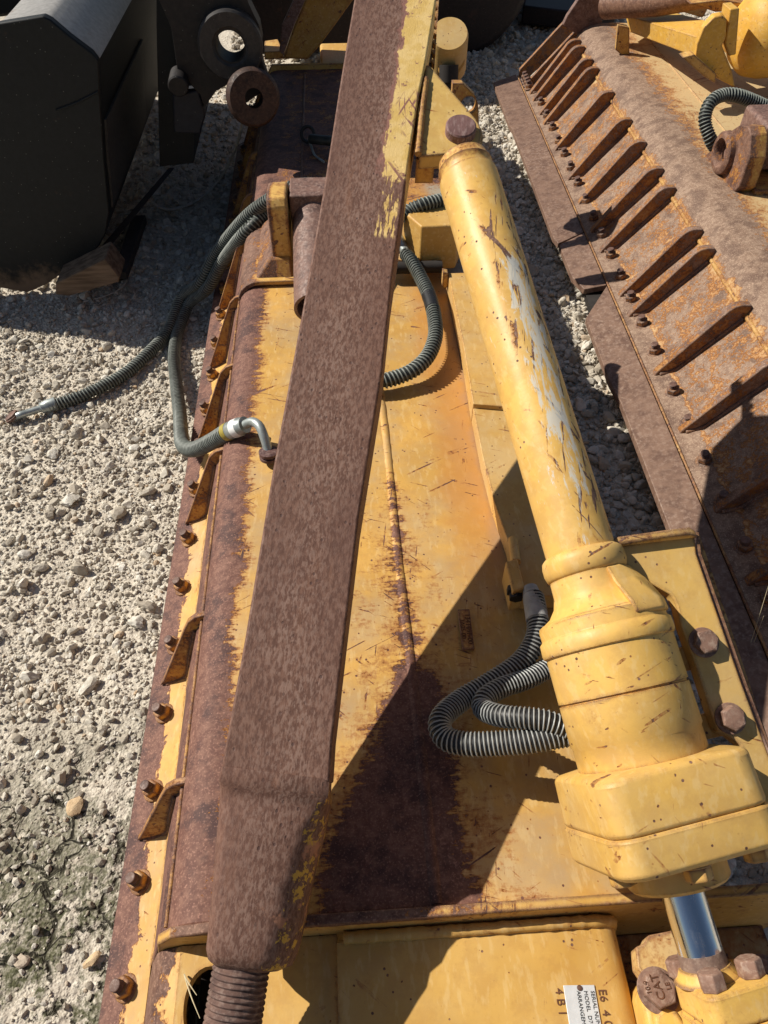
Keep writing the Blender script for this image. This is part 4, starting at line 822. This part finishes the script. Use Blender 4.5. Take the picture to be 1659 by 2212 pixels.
# end plates of the rusty blade
EPM = rusty('end_plate_rust', ((.10, .055, .045), (.18, .105, .085), (.26, .18, .15)), yellow=-.09)
mesh('end_gusset', *prism([PY(1300, 100, 3.98), PY(1262, 85, 3.98), PY(1216, 55, 3.98), PY(1225, 35, 3.98), PY(1262, -20, 3.98), PY(1302, -20, 3.98)], (0, .03, 0)), EPM, RB, bevel=.004)
mesh('end_gusset', *prism([RBp(-.02, 4.16, .10), RBp(-.02, 4.16, .14), RBp(.42, 4.16, .62), RBp(.46, 4.16, .60), RBp(.46, 4.16, .5), RBp(.03, 4.16, .1)], (0, .02, 0)), RGM, RB, bevel=.002)
mesh('end_gusset', *prism([RBp(-.0, 4.02, .10), RBp(-.0, 4.02, .13), RBp(.30, 4.02, .46), RBp(.35, 4.02, .44), RBp(.06, 4.02, .1)], (0, .02, 0)), RGM, RB, bevel=.002)
mesh('upright_tab', *prism([PY(1335, 54, 3.55), PY(1360, 60, 3.55), PY(1360, 136, 3.55), PY(1330, 108, 3.55)], (0, .02, 0)), PAINT_W, RB, bevel=.003)
# clevis lug with its pin on the rusty blade
RLM = painted('clevis_paint', .035, lambda m: m.rng(m.x, 1.31, 1.28, -.02, .12), edge=.9, tint=(.46, .28, .06), scratch=.3)
LX = 1.27; pq = lambda px, py, x=LX: PX(px, py, x)
lugo = [(1503, 372), (1542, 322), (1572, 287), (1598, 270), (1616, 272), (1622, 290), (1618, 340), (1596, 405), (1568, 450)]
lp3 = [pq(*p) for p in lugo]; hc3 = pq(1568, 330)
lp3 = [A(LX, y, max(z, .37)) for _, y, z in lp3]
mesh('clevis_lug', *plate_hole(lp3, hc3, (0, .030, 0), (0, 0, .038), (.055, 0, 0), 36), RLM, RB, bevel=.004)
mesh('lug_ring', *(lambda q: q)(lathe(hc3, (-1, 0, 0), [(0, .036), (0, .066), (.016, .064), (.022, .056), (.022, .044), (.014, .036), (-.02, .034)], 44, cap=False)), RLM, RB, smooth=45)
mesh('clevis_lug', *prism([A(1.47, p[1], p[2]) for p in lp3], (.05, 0, 0)), RLM, RB, bevel=.004)
mesh('clevis_base', *box((1.325, lp3[-1][1]-.04, .36), (1.66, lp3[0][1]+.05, .405)), RLM, RB, bevel=.004)
pn = thing('clevis_pin', hc3, 'rusty pin inside the ringed lug of the brown blade, below the arching hose', 'pin')
mesh('pin', *lathe(hc3+A(.006, 0, 0), (1, 0, 0), [(0, .026), (.02, .032), (.24, .032)], 30), BROWN, pn, smooth=35)
mesh('ball_end', *box((1.345, hc3[1]-.06, .42), (1.455, hc3[1]+.12, .56)), BROWN, pn, bevel=.012, seg=3)
yh = float(hc3[1])+.12
h7 = hose('grey coil wrapped hose arching above the lug of the rust brown blade', [PY(1548, 322, yh), PY(1534, 300, yh), PY(1524, 270, yh+.02), PY(1524, 245, yh+.04), PY(1536, 220, yh+.06), PY(1560, 206, yh+.08), PY(1590, 206, yh+.08), PY(1625, 218, yh+.08), PY(1665, 236, yh+.07), PY(1720, 262, yh+.05)], R=.021)
# ================================================================== YELLOW FRAME AT THE TOP RIGHT
YF = thing('push_frame', (1.9, 3.4, .4), 'yellow push frame beam with a rounded lug behind the rust brown blade, top right', 'push frame')
FM = painted('frame_paint', -.14, edge=.7, dust=.2, tint=(.60, .34, .05))
yb = 3.25
bt = [(1350, 32, 3.75), (1514, 81, 3.05)]; 
ft = [PY(1350, 32, 3.75), PY(1514, 81, 3.05)]; fb = [PY(1361, 70, 3.72), PY(1500, 124, 3.05)]
dz = A(.12, .16, .0)
mesh('beam', *loft([[ft[0], ft[0]+dz, fb[0]+dz, fb[0]], [ft[1], ft[1]+dz, fb[1]+dz, fb[1]]]), FM, YF, bevel=.004)
fl = [(1502, 124), (1506, 95), (1520, 60), (1543, 37), (1560, 34), (1570, 42), (1568, 80), (1560, 100), (1580, 150), (1588, 190), (1560, 176), (1530, 160)]
mesh('frame_lug', *prism([PY(*p, 2.98) for p in fl], (.01, .05, 0)), FM, YF, bevel=.005, seg=3)
mesh('lug_foot', *prism([PY(1475, 125, 2.95), PY(1500, 118, 2.95), PY(1548, 160, 2.95), PY(1545, 180, 2.95), PY(1520, 165, 2.95)], (0, .05, 0)), PAINT_W, YF, bevel=.003)
TK = thing('air_tank', PY(1630, 90, 3.0), 'rounded yellow drum in the top right corner of the picture', 'drum')
t1 = PY(1572, 75, 3.05); 
mesh('drum', *lathe(PY(1640, 72, 3.1), (-1, -.15, 0), [(-.6, .15), (-.02, .15), (.03, .14), (.065, .11), (.08, .07), (.085, .0005)], 48), FM, TK, smooth=50)
mesh('mount_bracket', *prism([PY(1566, 95, 3.0), PY(1578, 20, 3.0), PY(1598, 18, 3.0), PY(1590, 118, 3.0), PY(1575, 122, 3.0)], (0, .08, 0)), FM, TK, bevel=.004)
PB = thing('brown_strut', PY(1400, 15, 3.5), 'thick brown rusty strut crossing the top right corner', 'strut')
mesh('strut', *tube([PY(1310, 12, 3.72), PY(1420, 4, 3.5), PY(1560, -22, 3.3)], .052, 24, sp=False), rusty('strut_rust', ((.10, .045, .03), (.20, .10, .06), (.30, .18, .12))), PB, smooth=40)
mesh('angle_iron', *prism([PY(1490, 8, 3.2), PY(1560, 0, 3.2), PY(1630, 10, 3.2), PY(1618, 22, 3.2), PY(1545, 26, 3.2)], (0, .05, 0)), painted('angle_paint', .03, edge=.7), PB, bevel=.003)
# ================================================================== BLACK BUCKET, TOP LEFT
def dark_mat(name, a, b, c, rust=.6, rough=.6, zdust=0):
    m = M(name, rough, 0, .35); n = m.noise(9, 7, .72); f = m.noise(60, 5, .7); k = m.mix(m.rng(f, .3, .7), a, b)
    k = m.mix(m.mul(m.rng(n, .60, .68), rust), k, c); k = m.mix(m.rng(m.voro(55), .09, .05, 0, .5), k, (.25, .24, .22))
    if zdust: k = m.mix(m.rng(m.add(m.z, m.mul(m.sub(n, .5), .25)), .12, .04), k, (.20, .13, .08))
    m.col(k); m.bump(n, .2, .004); m.bump(f, .15, .001); return m.mat
BKT = dark_mat('black_bucket_paint', (.003, .0045, .0055), (.006, .008, .0095), (.035, .018, .011), .6, zdust=1)
WORN_LIT = dark_mat('worn_sunlit_grey', (.30, .285, .26), (.42, .40, .37), (.24, .17, .13), .5, .45)  # scuffed grey, raised to carry the sunlight on the bucket top
BKO = thing('excavator_bucket', (-.95, 2.42, 0), 'large black excavator bucket resting on its side in the shade at the upper left', 'bucket')
by = 2.42
bp_ = [(-60, 66), (0, 50), (93, 35), (109, 43), (150, 78), (198, 114), (212, 132), (215, 198), (220, 270), (225, 347), (233, 430), (236, 460), (228, 506), (215, 530), (192, 555), (142, 585), (100, 615), (60, 632), (0, 622), (-60, 610)]
bpp = [PY(*p, by) for p in bp_]
bpp = [bpp[0]+A(-.5, 0, 0)]+bpp+[bpp[-1]+A(-.5, 0, 0)]
mesh('side_plate', *prism(bpp, (0, .03, 0)), BKT, BKO, bevel=.004)
shell = [p for p in bpp[2:18]]; cen = sum(shell)/len(shell); 
inn = [cen+(p-cen)*np.array([.985, 1, .985]) for p in shell]
def band(i0, i1, mat, name, y1=3.55, grow=.997):
    o = [cen+(p-cen)*grow for p in shell[i0:i1]]; n = [cen+(p-cen)*.93 for p in shell[i0:i1]][::-1]
    mesh(name, *prism([A(p[0], by+.03, p[2]) for p in o+n], (0, y1-by-.03, 0)), mat, BKO, smooth=35)
band(0, 6, WORN_LIT, 'top_wrapper', 4.3); band(5, 16, BKT, 'back_wrapper', 4.3)  # both wrappers lengthened so their shadow covers the ground and blade beyond
bead([PY(122, 238, by-.001), PY(165, 222, by-.001), PY(212, 198, by-.001)], .004, 'weld_seam', BKO, BKT)
mesh('wear_strip', *prism([A(p[0]+.006, by+.04, p[2]) for p in [bpp[9], bpp[10], bpp[12]]]+[A(p[0]-.02, by+.04, p[2]) for p in [bpp[12], bpp[10], bpp[9]]], (0, .75, 0)), dark_mat('strip', (.03, .028, .028), (.06, .055, .05), (.1, .05, .03)), BKO)
# wooden block and plank under the bucket
WD = M('weathered_wood', .85); w_ = WD.noise(1, 5, .6, v=WD.vec(6, 60, 60)); WD.col(WD.mix(WD.rng(w_, .35, .65), (.10, .065, .04), (.21, .145, .095))); WD.bump(w_, .5, .003)
wb_ = [(100, 630), (178, 556), (225, 558), (256, 592), (252, 606), (140, 640)]
o = mesh('timber_block', *prism([PY(px, py, 2.30) for px, py in ((120, 612), (226, 560), (258, 600), (256, 610), (150, 640), (120, 636))], (0, .12, 0)), WD.mat, bevel=.004); tag(o, 'broken brown timber block propping the lower corner of the black bucket', 'timber')
o = mesh('plank', *loft([[Q(205, 548, .10), Q(222, 552, .10), Q(222, 552, .07), Q(205, 548, .07)], [Q(365, 362, .16), Q(378, 362, .16), Q(378, 362, .13), Q(365, 362, .13)]]), plain('grey_plank', (.07, .05, .04), .8), bevel=.001); tag(o, 'thin dark batten leaning beside the black bucket in deep shade', 'batten')
o = mesh('plank', *prism([PZ(250, 600, .03), PZ(290, 480, .03), PZ(318, 480, .03), PZ(276, 605, .03)], (0, 0, .03)), plain('dark_board', (.05, .042, .04), .85), bevel=.002); tag(o, 'dark board flat on the ground to the right of the timber block', 'board')
STR = plain('string', (.50, .47, .42), .8)
o = mesh('strap', *tube([Q(528, 188, .60), Q(525, 260, .42), Q(505, 330, .22), Q(475, 385, .08), Q(430, 430, .03), Q(375, 452, .03), Q(340, 445, .04), Q(318, 424, .10)], .0055, 6), STR, smooth=60); tag(o, 'pale plastic strap hanging from the rusty hook and trailing on shaded ground', 'strap')
o = mesh('strap', *tube([Q(218, 532, .14), Q(240, 552, .10), Q(262, 585, .05), Q(275, 598, .02), Q(262, 622, .015), Q(225, 640, .015), Q(180, 652, .01)], .003, 6), STR, smooth=60); tag(o, 'thin pale strap looped round the timber block below the bucket', 'strap')
# coupling arm with its round boss
CM = dark_mat('dark_coupler', (.010, .009, .010), (.022, .018, .017), (.08, .035, .02), .8)
CPL = thing('bucket_linkage', PY(480, 120, 2.9), 'dark rusty linkage arm with a big round eye standing right of the black bucket', 'linkage')
ya = 2.62
arm = [(330, -30), (370, 60), (383, 150), (402, 172), (432, 205), (442, 232), (452, 205), (500, 178), (552, 130), (566, 90), (560, 55), (538, 10), (520, -40)]
ce = PY(499, 93, ya)
mesh('arm_plate', *plate_hole([PY(*p, ya) for p in arm], ce, (.045, 0, 0), (0, 0, .05), (0, .07, 0), 40), CM, CPL, bevel=.003)
mesh('eye_ring', *lathe(ce, (0, -1, 0), [(0, .048), (0, .098), (.03, .098), (.036, .092), (.036, .055), (.03, .048)], 48, cap=False), dark_mat('eye_rust', (.025, .023, .023), (.05, .043, .04), (.10, .05, .03), .8), CPL, smooth=40)
mesh('eye_bush', *lathe(ce+A(0, -.03, 0), (0, 1, 0), [(0, .05), (0, .043), (.09, .043)], 40, cap=False), CM, CPL, smooth=40)
mesh('pin_stub', *lathe(PY(386, 180, ya-.02), (0, -1, -.1), [(-.05, .032), (.02, .032), (.024, .028)], 28), CM, CPL, smooth=35)
mesh('bump_stop', *prism([PY(372, 205, ya), PY(428, 195, ya), PY(444, 250, ya), PY(432, 290, ya), PY(375, 288, ya)], (0, .12, 0)), dark_mat('blue_black', (.012, .013, .02), (.02, .022, .03), (.05, .03, .02)), CPL, bevel=.006)
mesh('rear_shade_block', *prism([PY(*p, ya+.09) for p in ((338, -260), (338, 60), (345, 360), (418, 352), (420, 200), (455, 60), (455, -260))], (0, .95, 0)), BKT, CPL)  # deep block added behind the arm, raised out of frame to shade the blade
HK = thing('lifting_hook', PY(543, 205, 2.7), 'rusty round hook eye hanging beside the far end of the yellow blade', 'hook')
hcn = PY(543, 207, 2.55)
mesh('eye', *lathe(hcn, (.25, -1, .2), [(0, .028), (-.0, .072), (.012, .082), (.035, .084), (.05, .074), (.05, .028)], 40, cap=False), rusty('hook_rust_shaded', ((.02, .010, .009), (.05, .025, .018), (.10, .05, .03))), HK, smooth=50)  # rust colour darkened to put the eye in shade
mesh('hanger', *prism([PY(*p, 2.60) for p in ((500, 165), (560, 110), (585, 185), (530, 225))], (0, .04, 0)), CM, HK, bevel=.004)
# upright yellow strut behind the blade, dark bodies beyond
ys_ = 3.5
US = thing('tilted_strut', PY(640, 115, ys_), 'square yellow strut rising from the far end of the blade, in half shade', 'strut')
mesh('square_tube', *prism([PY(*p, ys_) for p in ((612, 127), (634, 60), (672, -30), (785, -30), (692, 98), (664, 129))], (.0, .14, 0)), painted('strut_paint', -.06, edge=.7, tint=(.42, .24, .045)), US, bevel=.006)
mesh('side_flange', *prism([PY(*p, ys_-.05) for p in ((603, 112), (609, 55), (648, -30), (672, -30), (634, 58), (612, 118))], (0, .02, .0)), rusty('flange_rust', ((.12, .065, .05), (.20, .12, .10), (.30, .21, .19)), yellow=-.08), US, bevel=.003)
mesh('foot_plate', *prism([PZ(570, 112, .44), PZ(572, 88, .44), PZ(600, 84, .44), PZ(612, 110, .44)], (0, 0, -.03)), PAINT_W, US, bevel=.003)
DK = dark_mat('dark_body', (.016, .012, .012), (.03, .02, .02), (.06, .03, .025), .6)
o = mesh('machine_body', *prism([PY(*p, 4.3) for p in ((470, -80), (560, 118), (600, 122), (752, 108), (930, 40), (935, -80))], (0, .8, 0)), DK, bevel=.01); tag(o, 'dark maroon machine body in shade beyond the far end of the blade', 'machine')
o = mesh('round_bucket', *prism([PY(*p, 4.9) for p in ((890, -120), (925, 20), (955, 85), (985, 113), (1012, 122), (1045, 112), (1085, 80), (1120, 35), (1145, -20), (1150, -120))], (.2, 1.4, 0)), DK, bevel=.03, seg=3); tag(o, 'dark rounded bucket shell beyond the brace at the top of the picture', 'bucket')
o = mesh('dark_skid', *prism([PZ(1130, 12, .12), PZ(1330, 35, .12), PZ(1330, -10, .12), PZ(1140, -30, .12)], (0, 0, -.1)), DK, bevel=.01); tag(o, 'dark flat skid on the gravel behind the end of the rust brown blade', 'skid')
o = mesh('black_trailer', *prism([PY(*p, 3.9) for p in ((1400, 5), (1520, 40), (1560, -40), (1400, -60))], (0, .5, 0)), painted('far_panel', .0, tint=(.35, .24, .10)), bevel=.01)
o.name = 'equipment_panel'; tag(o, 'tan panel seen behind the yellow frame beam at the upper right', 'panel')
o = mesh('bucket', *prism([PY(*p, 3.0) for p in ((-80, 20), (0, 38), (60, 30), (75, -10), (100, -60), (-80, -60))], (0, .8, 0)), BKT, bevel=.01); tag(o, 'second black bucket just visible in the top left corner', 'bucket')
# dry grass
GR = plain('dry_straw', (.50, .42, .26), .8, 0, .2, 20, .0)
def weed(label, base, tips):
    m = MB()
    for t in tips: b = np.array(base, float); t = np.array(t, float); mid = (b+t)/2+A(0, 0, .01); m.add(tube([b, mid, t], [.0011, .0008, .0004], 5, .02))
    o = m.build('dry_grass', GR, smooth=60); tag(o, label, 'grass stalk')
bs = PZ(1590, 1480, .0); weed('thin dry grass stalk standing in the gravel between the guard and the brown blade', bs, [PZ(1650, 1330, .16), PZ(1660, 1265, .22), PZ(1600, 1400, .08), PZ(1665, 1435, .08), PZ(1575, 1390, .06)])
weed('short pale straw lying across the slot near the threaded rod', PZ(398, 2105, .36), [PZ(425, 2150, .39), PZ(432, 2200, .385)])
